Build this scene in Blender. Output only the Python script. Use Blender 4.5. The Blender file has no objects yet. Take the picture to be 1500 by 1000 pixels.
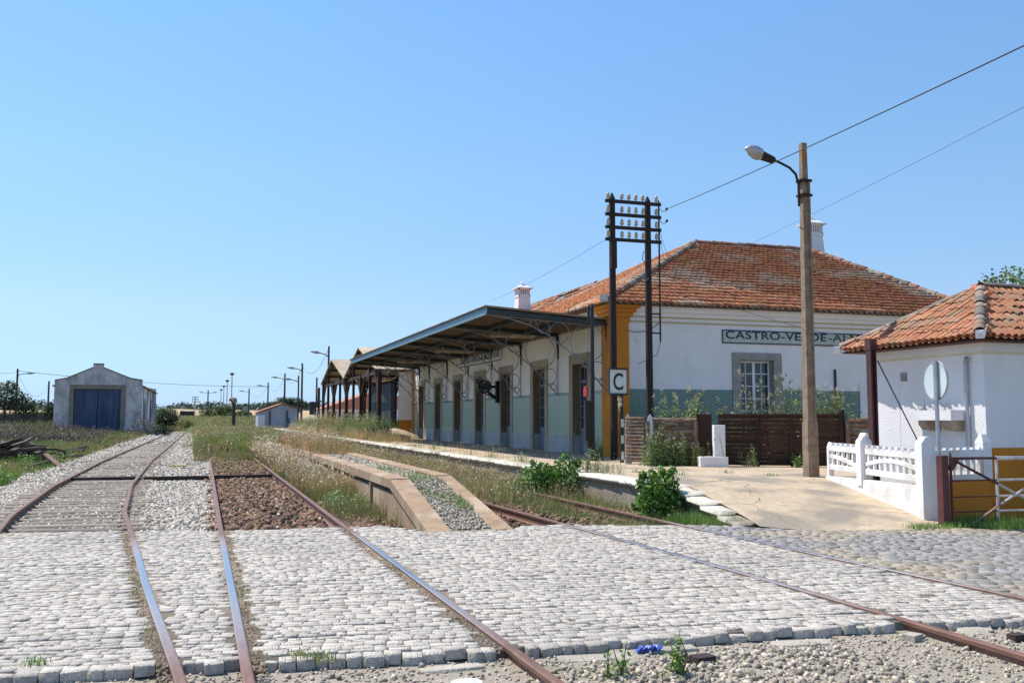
import bpy, math, random
import numpy as np
from mathutils import Matrix, Vector, noise as mnoise
random.seed(11); RNG = np.random.default_rng(11)
R = math.radians; PI = math.pi
sc = bpy.context.scene
COL = sc.collection

# ------------------------------------------------------------------ camera
CAMZ = 1.58
cam_d = bpy.data.cameras.new('camera'); cam = bpy.data.objects.new('camera', cam_d); COL.objects.link(cam)
cam.location = (0, 0, CAMZ)
cam.rotation_euler = (R(90 + 4.684), 0, R(-18.277))
cam_d.sensor_width = 36; cam_d.lens = 1367 / 1500 * 36
cam_d.clip_end = 9000; cam_d.clip_start = .05
sc.camera = cam
# ------------------------------------------------------------------ world, sun, exposure
SUN = Vector((-.42, .47, 1.0)).normalized()
ELEV = math.asin(SUN.z); ROT = math.atan2(SUN.x, SUN.y)
w = bpy.data.worlds.new("World"); sc.world = w; w.use_nodes = True
nt = w.node_tree; bg = nt.nodes['Background']
sky = nt.nodes.new('ShaderNodeTexSky'); sky.sky_type = 'NISHITA'; sky.sun_disc = False
sky.sun_elevation = ELEV; sky.sun_rotation = ROT
sky.air_density = 1.15; sky.dust_density = 0.0; sky.ozone_density = 4.0; sky.altitude = 1500
tc = nt.nodes.new('ShaderNodeTexCoord'); sx = nt.nodes.new('ShaderNodeSeparateXYZ'); nt.links.new(tc.outputs['Generated'], sx.inputs[0])
cr = nt.nodes.new('ShaderNodeValToRGB'); ce = cr.color_ramp.elements          # clear dry air: blue, not yellow, down to the horizon
ce[0].position = 0; ce[0].color = (.42, .6, 1.08, 1); ce[1].position = .4; ce[1].color = (1.25, 1.46, 1.5, 1)
for p_, c_ in ((.05, (.66, .78, 1.0)), (.11, (.95, .96, 1.05)), (.25, (1.17, 1.28, 1.25))): ce.new(p_).color = (*c_, 1)
mxs = nt.nodes.new('ShaderNodeMix'); mxs.data_type = 'RGBA'; mxs.blend_type = 'MULTIPLY'; mxs.inputs[0].default_value = 1
nt.links.new(sx.outputs['Z'], cr.inputs[0]); nt.links.new(sky.outputs[0], mxs.inputs[6]); nt.links.new(cr.outputs[0], mxs.inputs[7])
nt.links.new(mxs.outputs[2], bg.inputs[0]); bg.inputs[1].default_value = .117
sd = bpy.data.lights.new('sun', 'SUN'); sun = bpy.data.objects.new('sun', sd); COL.objects.link(sun)
sd.energy = 5.0; sd.angle = R(.5); sd.color = (1, .935, .83)
sun.rotation_euler = SUN.to_track_quat('Z', 'Y').to_euler()
sc.view_settings.view_transform = 'Standard'; sc.view_settings.look = 'None'
sc.view_settings.gamma = 1; sc.view_settings.use_curve_mapping = False
sc.view_settings.exposure = .25
sc.cycles.max_bounces = 6; sc.cycles.transparent_max_bounces = 8

# ------------------------------------------------------------------ materials
MATS = {}
def mat(name, col, col2=None, rough=.85, scale=3., bump=0., bscale=None, metal=0., island=0., col3=None, scale3=.6, detail=6., hue=0., stretch=None, spec=None):
    """noise-mixed colour, optional third large-scale tone, per-piece value variation, bump"""
    if name in MATS: return MATS[name]
    m = bpy.data.materials.new(name); m.use_nodes = True; t = m.node_tree; N = t.nodes; L = t.links
    b = N['Principled BSDF']; b.inputs['Roughness'].default_value = rough; b.inputs['Metallic'].default_value = metal
    if spec is not None: b.inputs['Specular IOR Level'].default_value = spec
    geo = N.new('ShaderNodeNewGeometry'); pos = geo.outputs['Position']
    if stretch:
        mp = N.new('ShaderNodeMapping'); mp.inputs['Scale'].default_value = stretch; L.new(pos, mp.inputs[0]); pos = mp.outputs[0]
    n1 = N.new('ShaderNodeTexNoise'); n1.inputs['Scale'].default_value = scale; n1.inputs['Detail'].default_value = detail; n1.inputs['Roughness'].default_value = .65
    L.new(pos, n1.inputs['Vector'])
    rp = N.new('ShaderNodeValToRGB'); rp.color_ramp.elements[0].position = .36; rp.color_ramp.elements[1].position = .64
    c2 = col2 or tuple(c * .8 for c in col)
    rp.color_ramp.elements[0].color = (*c2, 1); rp.color_ramp.elements[1].color = (*col, 1)
    L.new(n1.outputs['Fac'], rp.inputs[0]); out = rp.outputs[0]
    if col3:
        n3 = N.new('ShaderNodeTexNoise'); n3.inputs['Scale'].default_value = scale3; n3.inputs['Detail'].default_value = 5; L.new(pos, n3.inputs['Vector'])
        r3 = N.new('ShaderNodeValToRGB'); r3.color_ramp.elements[0].position = .5; r3.color_ramp.elements[1].position = .62
        L.new(n3.outputs['Fac'], r3.inputs[0])
        mx = N.new('ShaderNodeMix'); mx.data_type = 'RGBA'; L.new(r3.outputs[0], mx.inputs[0]); L.new(out, mx.inputs[6]); mx.inputs[7].default_value = (*col3, 1)
        out = mx.outputs[2]
    if island:
        oi = N.new('ShaderNodeObjectInfo'); ad = N.new('ShaderNodeMath'); ad.operation = 'ADD'
        L.new(geo.outputs['Random Per Island'], ad.inputs[0]); L.new(oi.outputs['Random'], ad.inputs[1])
        fr = N.new('ShaderNodeMath'); fr.operation = 'FRACT'; L.new(ad.outputs[0], fr.inputs[0])
        mr = N.new('ShaderNodeMapRange'); mr.inputs[3].default_value = 1 - island; mr.inputs[4].default_value = 1 + island
        L.new(fr.outputs[0], mr.inputs[0])
        hs = N.new('ShaderNodeHueSaturation'); L.new(mr.outputs[0], hs.inputs['Value']); L.new(out, hs.inputs['Color'])
        if hue:
            m7 = N.new('ShaderNodeMath'); m7.operation = 'MULTIPLY'; m7.inputs[1].default_value = 7.31; L.new(fr.outputs[0], m7.inputs[0])
            f7 = N.new('ShaderNodeMath'); f7.operation = 'FRACT'; L.new(m7.outputs[0], f7.inputs[0])
            h7 = N.new('ShaderNodeMapRange'); h7.inputs[3].default_value = .5 - hue; h7.inputs[4].default_value = .5 + hue; L.new(f7.outputs[0], h7.inputs[0]); L.new(h7.outputs[0], hs.inputs['Hue'])
        out = hs.outputs[0]
    L.new(out, b.inputs['Base Color'])
    if bump:
        nb = N.new('ShaderNodeTexNoise'); nb.inputs['Scale'].default_value = bscale or scale * 6; nb.inputs['Detail'].default_value = 5; L.new(pos, nb.inputs['Vector'])
        bp = N.new('ShaderNodeBump'); bp.inputs['Strength'].default_value = min(1, bump); bp.inputs['Distance'].default_value = .02 * max(1, bump)
        L.new(nb.outputs['Fac'], bp.inputs['Height']); L.new(bp.outputs[0], b.inputs['Normal'])
    MATS[name] = m; return m

def mat_streaks(name, base, dark, mid, lo=.45, hi=.6, sx=2.2, sz=.25, spots=None):
    """plaster with vertical rain streaks and patches of worn plaster"""
    m = mat(name, base, tuple(c * .93 for c in base), scale=1.5, bump=.35, bscale=25)
    t = m.node_tree; N = t.nodes; L = t.links; b = N['Principled BSDF']; src = b.inputs['Base Color'].links[0].from_socket
    geo = N.new('ShaderNodeNewGeometry'); mp = N.new('ShaderNodeMapping'); mp.inputs['Scale'].default_value = (sx, sx, sz); L.new(geo.outputs['Position'], mp.inputs[0])
    n = N.new('ShaderNodeTexNoise'); n.inputs['Scale'].default_value = 1; n.inputs['Detail'].default_value = 8; n.inputs['Roughness'].default_value = .7; L.new(mp.outputs[0], n.inputs['Vector'])
    r = N.new('ShaderNodeValToRGB'); r.color_ramp.elements[0].position = lo; r.color_ramp.elements[1].position = hi; L.new(n.outputs['Fac'], r.inputs[0])
    mx = N.new('ShaderNodeMix'); mx.data_type = 'RGBA'; L.new(r.outputs[0], mx.inputs[0]); L.new(src, mx.inputs[6]); mx.inputs[7].default_value = (*mid, 1)
    out = mx.outputs[2]
    n2 = N.new('ShaderNodeTexNoise'); n2.inputs['Scale'].default_value = spots or 1.1; n2.inputs['Detail'].default_value = 9; n2.inputs['Roughness'].default_value = .75; L.new(geo.outputs['Position'], n2.inputs['Vector'])
    r2 = N.new('ShaderNodeValToRGB'); r2.color_ramp.elements[0].position = .62; r2.color_ramp.elements[1].position = .7; L.new(n2.outputs['Fac'], r2.inputs[0])
    m2 = N.new('ShaderNodeMix'); m2.data_type = 'RGBA'; L.new(r2.outputs[0], m2.inputs[0]); L.new(out, m2.inputs[6]); m2.inputs[7].default_value = (*dark, 1)
    L.new(m2.outputs[2], b.inputs['Base Color']); return m

def mat_leaf(name, col, col2, island=.35, rough=.55, trans=.25, hue=.02, col3=None, scale=.8):
    m = mat(name, col, col2, rough=rough, scale=scale, island=island, hue=hue, col3=col3, scale3=.25)
    t = m.node_tree; N = t.nodes; L = t.links; b = N['Principled BSDF']; src = b.inputs['Base Color'].links[0].from_socket
    tr = N.new('ShaderNodeBsdfTranslucent'); mx = N.new('ShaderNodeMixShader'); mx.inputs[0].default_value = trans
    L.new(src, tr.inputs[0]); L.new(b.outputs[0], mx.inputs[1]); L.new(tr.outputs[0], mx.inputs[2])
    L.new(mx.outputs[0], N['Material Output'].inputs[0]); return m

def mat_azulejo(name, c_bg, c_ink, size, axis, ink2=None, line=(.75, .8, .75), ring=True):
    """square glazed tiles with a printed ring-and-diamond motif and pale joints; axis = wall direction"""
    m = bpy.data.materials.new(name); m.use_nodes = True; t = m.node_tree; N = t.nodes; L = t.links
    b = N['Principled BSDF']; b.inputs['Roughness'].default_value = .25
    geo = N.new('ShaderNodeNewGeometry'); sp = N.new('ShaderNodeSeparateXYZ'); L.new(geo.outputs['Position'], sp.inputs[0])
    def mth(op, a, bb=None):
        n = N.new('ShaderNodeMath'); n.operation = op
        for i, v in enumerate((a, bb)):
            if v is None: continue
            if isinstance(v, (int, float)): n.inputs[i].default_value = v
            else: L.new(v, n.inputs[i])
        return n.outputs[0]
    u = mth('FRACT', mth('DIVIDE', sp.outputs[axis], size)); v = mth('FRACT', mth('DIVIDE', sp.outputs['Z'], size))
    du = mth('ABSOLUTE', mth('SUBTRACT', u, .5)); dv = mth('ABSOLUTE', mth('SUBTRACT', v, .5))
    e = mth('MAXIMUM', du, dv); joint = mth('GREATER_THAN', e, .47)
    d = mth('SQRT', mth('ADD', mth('MULTIPLY', du, du), mth('MULTIPLY', dv, dv)))
    r1 = mth('LESS_THAN', mth('ABSOLUTE', mth('SUBTRACT', d, .33)), .09)
    r2 = mth('LESS_THAN', mth('ADD', du, dv), .17)
    r3 = mth('GREATER_THAN', mth('ADD', du, dv), .78)
    ink = mth('MAXIMUM', mth('MAXIMUM', r1, r2), r3)
    nz = N.new('ShaderNodeTexNoise'); nz.inputs['Scale'].default_value = 1.2; nz.inputs['Detail'].default_value = 4; L.new(geo.outputs['Position'], nz.inputs['Vector'])
    bgm = N.new('ShaderNodeMix'); bgm.data_type = 'RGBA'; L.new(nz.outputs['Fac'], bgm.inputs[0]); bgm.inputs[6].default_value = (*[c * .85 for c in c_bg], 1); bgm.inputs[7].default_value = (*c_bg, 1)
    m1 = N.new('ShaderNodeMix'); m1.data_type = 'RGBA'; L.new(ink, m1.inputs[0]) if ring else None
    if not ring: m1.inputs[0].default_value = 0
    L.new(bgm.outputs[2], m1.inputs[6]); m1.inputs[7].default_value = (*c_ink, 1)
    m2 = N.new('ShaderNodeMix'); m2.data_type = 'RGBA'; L.new(joint, m2.inputs[0]); L.new(m1.outputs[2], m2.inputs[6]); m2.inputs[7].default_value = (*line, 1)
    L.new(m2.outputs[2], b.inputs['Base Color']); MATS[name] = m; return m

# ------------------------------------------------------------------ object helpers
WPOS = {}
def tag(o, label=None, cat=None, group=None, kind=None):
    if label: o['label'] = label
    if cat: o['category'] = cat
    if group: o['group'] = group
    if kind: o['kind'] = kind
    return o
def thing(name, loc, label, cat, group=None):
    o = bpy.data.objects.new(name, None); COL.objects.link(o); o.location = loc; WPOS[o.name] = Vector(loc)
    o.empty_display_size = .2
    return tag(o, label, cat, group)
def link(name, me, parent=None, m=None):
    o = bpy.data.objects.new(name, me); COL.objects.link(o)
    if m is not None and not me.materials: me.materials.append(m)
    WPOS[o.name] = Vector((0, 0, 0))
    if parent is not None: o.parent = parent; WPOS[o.name] = WPOS[parent.name].copy()
    return o
def raw_mesh(name, V, F, smooth=False):
    """V (n,3) array, F (m,k) array or list of lists"""
    me = bpy.data.meshes.new(name)
    if isinstance(F, np.ndarray):
        V = np.asarray(V, np.float32); m, k = F.shape
        me.vertices.add(len(V)); me.vertices.foreach_set('co', V.ravel())
        me.loops.add(m * k); me.loops.foreach_set('vertex_index', F.astype(np.int32).ravel())
        me.polygons.add(m); me.polygons.foreach_set('loop_start', np.arange(0, m * k, k, dtype=np.int32))
        me.polygons.foreach_set('loop_total', np.full(m, k, np.int32))
        me.update(calc_edges=True)
    else:
        me.from_pydata([tuple(v) for v in V], [], [tuple(f) for f in F]); me.update()
    if smooth: me.polygons.foreach_set('use_smooth', [True] * len(me.polygons))
    return me

class MB:
    def __init__(s): s.v = []; s.f = []
    def add(s, V, F):
        n = len(s.v); s.v += [tuple(p) for p in V]; s.f += [tuple(i + n for i in f) for f in F]; return s
    def box(s, x0, x1, y0, y1, z0, z1, rz=0, piv=None):
        V = [(x, y, z) for z in (z0, z1) for (x, y) in ((x0, y0), (x1, y0), (x1, y1), (x0, y1))]
        if rz:
            px, py = piv or ((x0 + x1) / 2, (y0 + y1) / 2); c, n = math.cos(rz), math.sin(rz)
            V = [(px + (x - px) * c - (y - py) * n, py + (x - px) * n + (y - py) * c, z) for x, y, z in V]
        return s.add(V, [(3, 2, 1, 0), (4, 5, 6, 7), (0, 1, 5, 4), (1, 2, 6, 5), (2, 3, 7, 6), (3, 0, 4, 7)])
    def beam(s, p0, p1, w, h, up=(0, 0, 1)):
        p0 = Vector(p0); p1 = Vector(p1); d = (p1 - p0).normalized(); up = Vector(up)
        if abs(d.dot(up)) > .98: up = Vector((0, 1, 0))
        a = d.cross(up).normalized(); b = a.cross(d).normalized()
        V = [p + a * sx * w / 2 + b * sz * h / 2 for p in (p0, p1) for sx, sz in ((-1, -1), (1, -1), (1, 1), (-1, 1))]
        return s.add(V, [(3, 2, 1, 0), (4, 5, 6, 7), (0, 1, 5, 4), (1, 2, 6, 5), (2, 3, 7, 6), (3, 0, 4, 7)])
    def tube(s, pts, r, n=6, cap=True):
        pts = [Vector(p) for p in pts]; rs = r if isinstance(r, (list, tuple)) else [r] * len(pts)
        V = []; prev = None
        for i, p in enumerate(pts):
            d = (pts[min(i + 1, len(pts) - 1)] - pts[max(i - 1, 0)]).normalized()
            if prev is None:
                a = d.cross(Vector((0, 0, 1)));  a = d.cross(Vector((0, 1, 0))) if a.length < .05 else a
            else: a = prev - d * prev.dot(d)
            a.normalize(); prev = a; b = d.cross(a)
            V += [p + (a * math.cos(2 * PI * k / n) + b * math.sin(2 * PI * k / n)) * rs[i] for k in range(n)]
        F = [(i * n + k, i * n + (k + 1) % n, (i + 1) * n + (k + 1) % n, (i + 1) * n + k) for i in range(len(pts) - 1) for k in range(n)]
        if cap: F += [tuple(range(n - 1, -1, -1)), tuple((len(pts) - 1) * n + k for k in range(n))]
        return s.add(V, F)
    def lathe(s, prof, c, n=10):
        V = [(c[0] + r * math.cos(2 * PI * k / n), c[1] + r * math.sin(2 * PI * k / n), c[2] + z) for r, z in prof for k in range(n)]
        F = [(i * n + k, i * n + (k + 1) % n, (i + 1) * n + (k + 1) % n, (i + 1) * n + k) for i in range(len(prof) - 1) for k in range(n)]
        F += [tuple(range(n - 1, -1, -1)), tuple((len(prof) - 1) * n + k for k in range(n))]
        return s.add(V, F)
    def frustum(s, cx, cy, z0, z1, a0, b0, a1, b1):
        V = [(cx + sx * a0 / 2, cy + sy * b0 / 2, z0) for sx, sy in ((-1, -1), (1, -1), (1, 1), (-1, 1))] + [(cx + sx * a1 / 2, cy + sy * b1 / 2, z1) for sx, sy in ((-1, -1), (1, -1), (1, 1), (-1, 1))]
        return s.add(V, [(3, 2, 1, 0), (4, 5, 6, 7), (0, 1, 5, 4), (1, 2, 6, 5), (2, 3, 7, 6), (3, 0, 4, 7)])
    def prism(s, poly, off):
        off = Vector(off); n = len(poly); V = [Vector(p) for p in poly] + [Vector(p) + off for p in poly]
        return s.add(V, [tuple(range(n))[::-1], tuple(range(n, 2 * n))] + [(i, (i + 1) % n, n + (i + 1) % n, n + i) for i in range(n)])
    def poly(s, pts): return s.add(pts, [tuple(range(len(pts)))])
    def ring(s, c, r, t, ax=(0, 1, 0), n=20, m=5):
        ax = Vector(ax).normalized(); a = ax.orthogonal().normalized(); b = ax.cross(a); c = Vector(c)
        P = [c + (a * math.cos(2 * PI * k / n) + b * math.sin(2 * PI * k / n)) * r for k in range(n)]
        V = []
        for k in range(n):
            o = (P[k] - c).normalized(); V += [P[k] + (o * math.cos(2 * PI * j / m) + ax * math.sin(2 * PI * j / m)) * t for j in range(m)]
        return s.add(V, [(k * m + j, ((k + 1) % n) * m + j, ((k + 1) % n) * m + (j + 1) % m, k * m + (j + 1) % m) for k in range(n) for j in range(m)])
    def build(s, name, m, parent=None, smooth=False, bevel=0):
        o0 = WPOS[parent.name] if parent is not None else Vector((0, 0, 0))
        me = raw_mesh(name, [(x - o0.x, y - o0.y, z - o0.z) for x, y, z in s.v], s.f, smooth)
        o = link(name, me, parent, m)
        if bevel:
            md = o.modifiers.new('bevel', 'BEVEL'); md.width = bevel; md.segments = 2; md.limit_method = 'ANGLE'
        return o
def jitter(mb, a, s=3.):
    mb.v = [tuple(Vector(p) + mnoise.noise_vector(Vector(p) * s) * a) for p in mb.v]; return mb

def proj_size(P):
    """rough size in the photo of a 1 m piece at the points P, 0 outside the frame"""
    P = np.asarray(P) - np.array([0, 0, CAMZ]); th, ps = R(4.684), R(18.277)
    f = np.array([math.sin(ps) * math.cos(th), math.cos(ps) * math.cos(th), math.sin(th)]); r = np.array([math.cos(ps), -math.sin(ps), 0]); u = np.cross(r, f)
    d = P @ f; x = (P @ r) / np.maximum(d, .1) * 1367; y = (P @ u) / np.maximum(d, .1) * 1367
    ok = (d > .3) & (abs(x) < 755) & (abs(y) < 505); return np.where(ok, 1 / np.maximum(d, .1), 0)
def inst_arrays(protos, idx, T, loc):
    """join transformed copies of protos (list of (V,F ndarray quads)); T (n,3,3), loc (n,3)"""
    VV = []; FF = []; base = 0
    for k, (V, F) in enumerate(protos):
        sel = np.where(idx == k)[0]
        if not len(sel): continue
        v = np.einsum('nij,vj->nvi', T[sel], V) + loc[sel][:, None, :]
        f = F[None] + (np.arange(len(sel)) * len(V))[:, None, None] + base
        VV.append(v.reshape(-1, 3)); FF.append(f.reshape(-1, F.shape[1])); base += len(sel) * len(V)
    return np.concatenate(VV), np.concatenate(FF)
def pieces(name, plural, protos, T, loc, parent, m, nmax=300, smooth=False, idx=None, score=None):
    """the nmax pieces that show largest become objects called name; the rest one mesh"""
    T = np.asarray(T, float); loc = np.asarray(loc, float); n = len(loc)
    if idx is None: idx = RNG.integers(0, len(protos), n)
    o0 = np.array(WPOS[parent.name]) if parent is not None else np.zeros(3)
    sz = proj_size(loc) if score is None else score
    sz = sz * np.linalg.norm(T[:, :, 0], axis=1)
    order = np.argsort(-sz); top = [i for i in order[:nmax] if sz[i] > 0]
    mes = []
    for k, (V, F) in enumerate(protos):
        me = raw_mesh(name, V, F, smooth); me.materials.append(m); mes.append(me)
    for i in top:
        o = bpy.data.objects.new(name, mes[idx[i]]); COL.objects.link(o); o.parent = parent
        M4 = Matrix.Identity(4)
        for a in range(3):
            for b in range(3): M4[a][b] = T[i][a][b]
            M4[a][3] = loc[i][a] - o0[a]
        o.matrix_local = M4
    rest = np.setdiff1d(np.arange(n), top)
    if len(rest):
        V, F = inst_arrays(protos, idx[rest], T[rest], loc[rest] - o0)
        o = link(plural, raw_mesh(plural, V, F, smooth), parent, m); tag(o, kind='stuff')
    return top
def rotz(a):
    a = np.asarray(a); c, s = np.cos(a), np.sin(a); z = np.zeros_like(a); o = np.ones_like(a)
    return np.stack([np.stack([c, -s, z], -1), np.stack([s, c, z], -1), np.stack([z, z, o], -1)], -2)
def rand_rot(n, tilt=PI):
    a = RNG.uniform(0, 2 * PI, n); b = RNG.uniform(-tilt, tilt, n); Rz = rotz(a); c, s = np.cos(b), np.sin(b); z = np.zeros(n); o = np.ones(n)
    Rx = np.stack([np.stack([o, z, z], -1), np.stack([z, c, -s], -1), np.stack([z, s, c], -1)], -2)
    return Rz @ Rx @ rotz(RNG.uniform(0, 2 * PI, n))
def mesh_obj(name, V, F, m, parent=None, smooth=False, **k):
    o = link(name, raw_mesh(name, V, F, smooth), parent, m); return tag(o, **k)

def text_part(s, name, M4, size, m, parent, ext=.004, sx=1., spacing=1., bold=0.):
    cu = bpy.data.curves.new(name, 'FONT'); cu.body = s; cu.size = size; cu.extrude = ext; cu.space_character = spacing; cu.offset = bold
    cu.align_x = 'LEFT'; cu.align_y = 'BOTTOM_BASELINE' if False else 'BOTTOM'
    tmp = bpy.data.objects.new('tmp', cu); COL.objects.link(tmp); bpy.context.view_layer.update()
    me = bpy.data.meshes.new_from_object(tmp.evaluated_get(bpy.context.evaluated_depsgraph_get())); me.name = name
    bpy.data.objects.remove(tmp); bpy.data.curves.remove(cu); me.materials.clear()
    co = np.empty(len(me.vertices) * 3, np.float32); me.vertices.foreach_get('co', co); co = co.reshape(-1, 3); co[:, 0] *= sx
    wdt = co[:, 0].max() - co[:, 0].min(); me.vertices.foreach_set('co', co.ravel()); me.transform(M4)
    o0 = WPOS[parent.name]; me.transform(Matrix.Translation(-o0)); me.update()
    return link(name, me, parent, m), wdt

# ------------------------------------------------------------------ vegetation helpers
def S(x): x = np.clip(x, 0, 1); return x * x * (3 - 2 * x)
def ground_z(x, y):
    x = np.asarray(x, float); y = np.asarray(y, float)
    z = -.17 + .62 * S((-x - 5) / 12) * S((y - 25) / 70) + .12 * S((-x - 4.6) / 1.5) * S((y - 14) / 6)
    z = z + 1.5 * S((y - 120) / 110) * S((x + 60) / 60 + .6) + 5.2 * S((y - 300) / 380) + 9 * S((y - 620) / 1200)
    z = z + .3 * np.sin(x * .21 + 1) * np.sin(y * .13) * S((y - 60) / 80) * .6
    z = z + (1.2 * np.sin(x * .006 + 2) + .8 * np.sin(x * .017 + y * .004)) * S((y - 500) / 500)
    return z
def blades(name, pts, h, wd, m, parent=None, lean=.35, segs=2, heads=None, head_mat=None, head_size=.02, **k):
    """grass blades: pts (n,2or3); h, wd arrays"""
    n = len(pts); z = pts[:, 2] if pts.shape[1] > 2 else ground_z(pts[:, 0], pts[:, 1])
    a = RNG.uniform(0, 2 * PI, n); la = RNG.uniform(0, 2 * PI, n); l = RNG.uniform(.1, 1, n) * lean * h
    side = np.stack([np.cos(a), np.sin(a), np.zeros(n)], -1) * (wd / 2)[:, None]
    base = np.stack([pts[:, 0], pts[:, 1], z - .01], -1)
    mid = base + np.stack([np.cos(la) * l * .3, np.sin(la) * l * .3, h * .55], -1)
    tip = base + np.stack([np.cos(la) * l, np.sin(la) * l, h * (1 - .15 * RNG.random(n))], -1)
    V = np.stack([base - side, base + side, mid + side * .7, mid - side * .7, tip + side * .12, tip - side * .12], 1).reshape(-1, 3)
    i = np.arange(n)[:, None] * 6
    F = np.concatenate([i + np.array([[0, 1, 2, 3]]), i + np.array([[3, 2, 4, 5]])])
    o = mesh_obj(name, V, F, m, parent, kind='stuff' if parent is None or k.get('kind') else None)
    if heads:
        sel = RNG.random(n) < heads; t = tip[sel]; q = len(t); reps = 3
        t = np.repeat(t, reps, 0) + RNG.normal(0, 1, (q * reps, 3)) * np.array([.03, .03, .05]) * (head_size / .02); s = head_size * RNG.uniform(.5, 1.3, (q * reps, 1, 1)) * np.repeat((wd / np.median(wd))[sel], reps)[:, None, None]
        Rm = rand_rot(q * reps); quad = np.array([[-.35, 0, 0], [0, -.12, .8], [.35, 0, 0], [0, .12, -.8]])
        Vh = np.einsum('nij,vj->nvi', Rm, quad) * s + t[:, None, :]
        Fh = (np.arange(q * reps) * 4)[:, None] + np.arange(4)[None]
        return o, mesh_obj(name.replace('grass', 'seed_head') if 'grass' in name else 'seed_heads', Vh.reshape(-1, 3), Fh, head_mat, parent, kind='stuff')
    return o
LEAFQ = (np.array([[0, -.5, 0], [.28, 0, .06], [0, .5, 0], [-.28, 0, .06]]), np.array([[0, 1, 2, 3]]))
LEAF6 = (np.array([[0, -.5, .0], [.3, -.15, .07], [.22, .25, .05], [0, .5, -.08], [-.22, .25, .05], [-.3, -.15, .07]]), np.array([[0, 1, 2, 3], [0, 3, 4, 5]]))
def leaf_cloud(name, lumps, n, size, m, parent=None, proto=LEAFQ, shell=.5, up=.0, **k):
    """leaves spread through ellipsoid lumps [(x,y,z,rx,ry,rz)]"""
    L = np.array(lumps, float); w = L[:, 3] * L[:, 4] * L[:, 5]; w = w ** .66; w /= w.sum()
    i = RNG.choice(len(L), n, p=w); d = RNG.normal(0, 1, (n, 3)); d /= np.linalg.norm(d, axis=1)[:, None]
    r = (shell + (1 - shell) * RNG.random(n) ** .6) * RNG.uniform(.85, 1.1, n)
    P = L[i, :3] + d * r[:, None] * L[i, 3:6]
    T = rand_rot(n, PI) if not up else rand_rot(n, up)
    T = T * (size * RNG.uniform(.6, 1.3, n))[:, None, None]
    o0 = np.array(WPOS[parent.name]) if parent is not None else 0
    V, F = inst_arrays([proto], np.zeros(n, int), T, P - o0)
    return mesh_obj(name, V, F, m, parent, **k)

# ================================================================== SETTING
m_ground = mat('dirt_and_stubble', (.2, .165, .1), (.1, .105, .045), scale=.7, col3=(.27, .22, .13), scale3=.12, bump=1.5, bscale=9)
m_field = mat('dry_fields', (.5, .36, .2), (.42, .3, .16), scale=.02, col3=(.24, .22, .11), scale3=.008, rough=1)
def polar_sheet(name, r0, r1, nr, m, na=300):
    rr = np.geomspace(r0, r1, nr); aa = np.linspace(0, 2 * PI, na, endpoint=False)
    X = rr[:, None] * np.sin(aa); Y = rr[:, None] * np.cos(aa); V = np.stack([X, Y, ground_z(X, Y)], -1).reshape(-1, 3)
    i, j = np.meshgrid(np.arange(nr - 1), np.arange(na), indexing='ij'); j2 = (j + 1) % na
    F = np.stack([i * na + j, (i + 1) * na + j, (i + 1) * na + j2, i * na + j2], -1).reshape(-1, 4)[:, ::-1]
    return mesh_obj(name, V, F, m, smooth=True, kind='structure')
polar_sheet('ground', .05, 330, 150, m_ground)
polar_sheet('hills', 330, 5500, 60, m_field)

# ---- ballast bed sheets
m_bed = mat('ballast_fines', (.36, .34, .31), (.22, .2, .18), scale=14, col3=(.3, .27, .2), scale3=.8, bump=1, bscale=40)
m_bed_b = mat('rusty_ballast_fines', (.11, .07, .05), (.06, .036, .028), scale=14, bump=1, bscale=40)
m_grav = mat('gravel_ground', (.42, .36, .29), (.27, .23, .18), scale=22, col3=(.33, .29, .22), scale3=1.1, bump=.9, bscale=60)
m_sand = mat('sand_joints', (.36, .29, .22), (.2, .155, .115), scale=8, col3=(.25, .22, .15), scale3=.9, bump=.5, bscale=60)
def strip(name, left, right, z, m, kind='structure', n=40):
    """sheet between two polylines given as [(x,y)...] with the same y range"""
    ys = np.linspace(left[0][1], left[-1][1], n); ys2 = np.linspace(right[0][1], right[-1][1], n)
    xl = np.interp(ys, [p[1] for p in left], [p[0] for p in left]); xr = np.interp(ys2, [p[1] for p in right], [p[0] for p in right])
    zz = z if callable(z) else (lambda y: z + 0 * y)
    V = np.concatenate([np.stack([xl, ys, zz(ys)], -1), np.stack([xr, ys2, zz(ys2)], -1)])
    i = np.arange(n - 1)[:, None]; F = np.concatenate([i, i + n, i + n + 1, i + 1], 1)
    return mesh_obj(name, V, F, m, kind=kind)
ZB = lambda y: -.15 + .04 * S((y - 27.6) / .5)        # ballast level steps up behind the long timber
strip('ballast_bed', [(-4.9, 13.5), (-4.9, 30), (-5.3, 60), (-4.4, 125)], [(2.3, 13.2), (2.3, 27), (-.2, 45), (-.6, 125)], ZB, m_bed, n=120)
strip('rusty_ballast_bed', [(.4, 13.2), (.4, 27.4)], [(2.7, 13.2), (2.7, 27.4)], -.145, m_bed_b)
strip('track_bed', [(4.3, 12.0), (4.3, 22)], [(7.6, 12.0), (7.6, 22)], -.15, m_bed_b)
strip('gravel_verge', [(-6, 2.2), (-6, 7.6)], [(16, 1.4), (16, 5.4)], -.068, m_grav)

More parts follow.
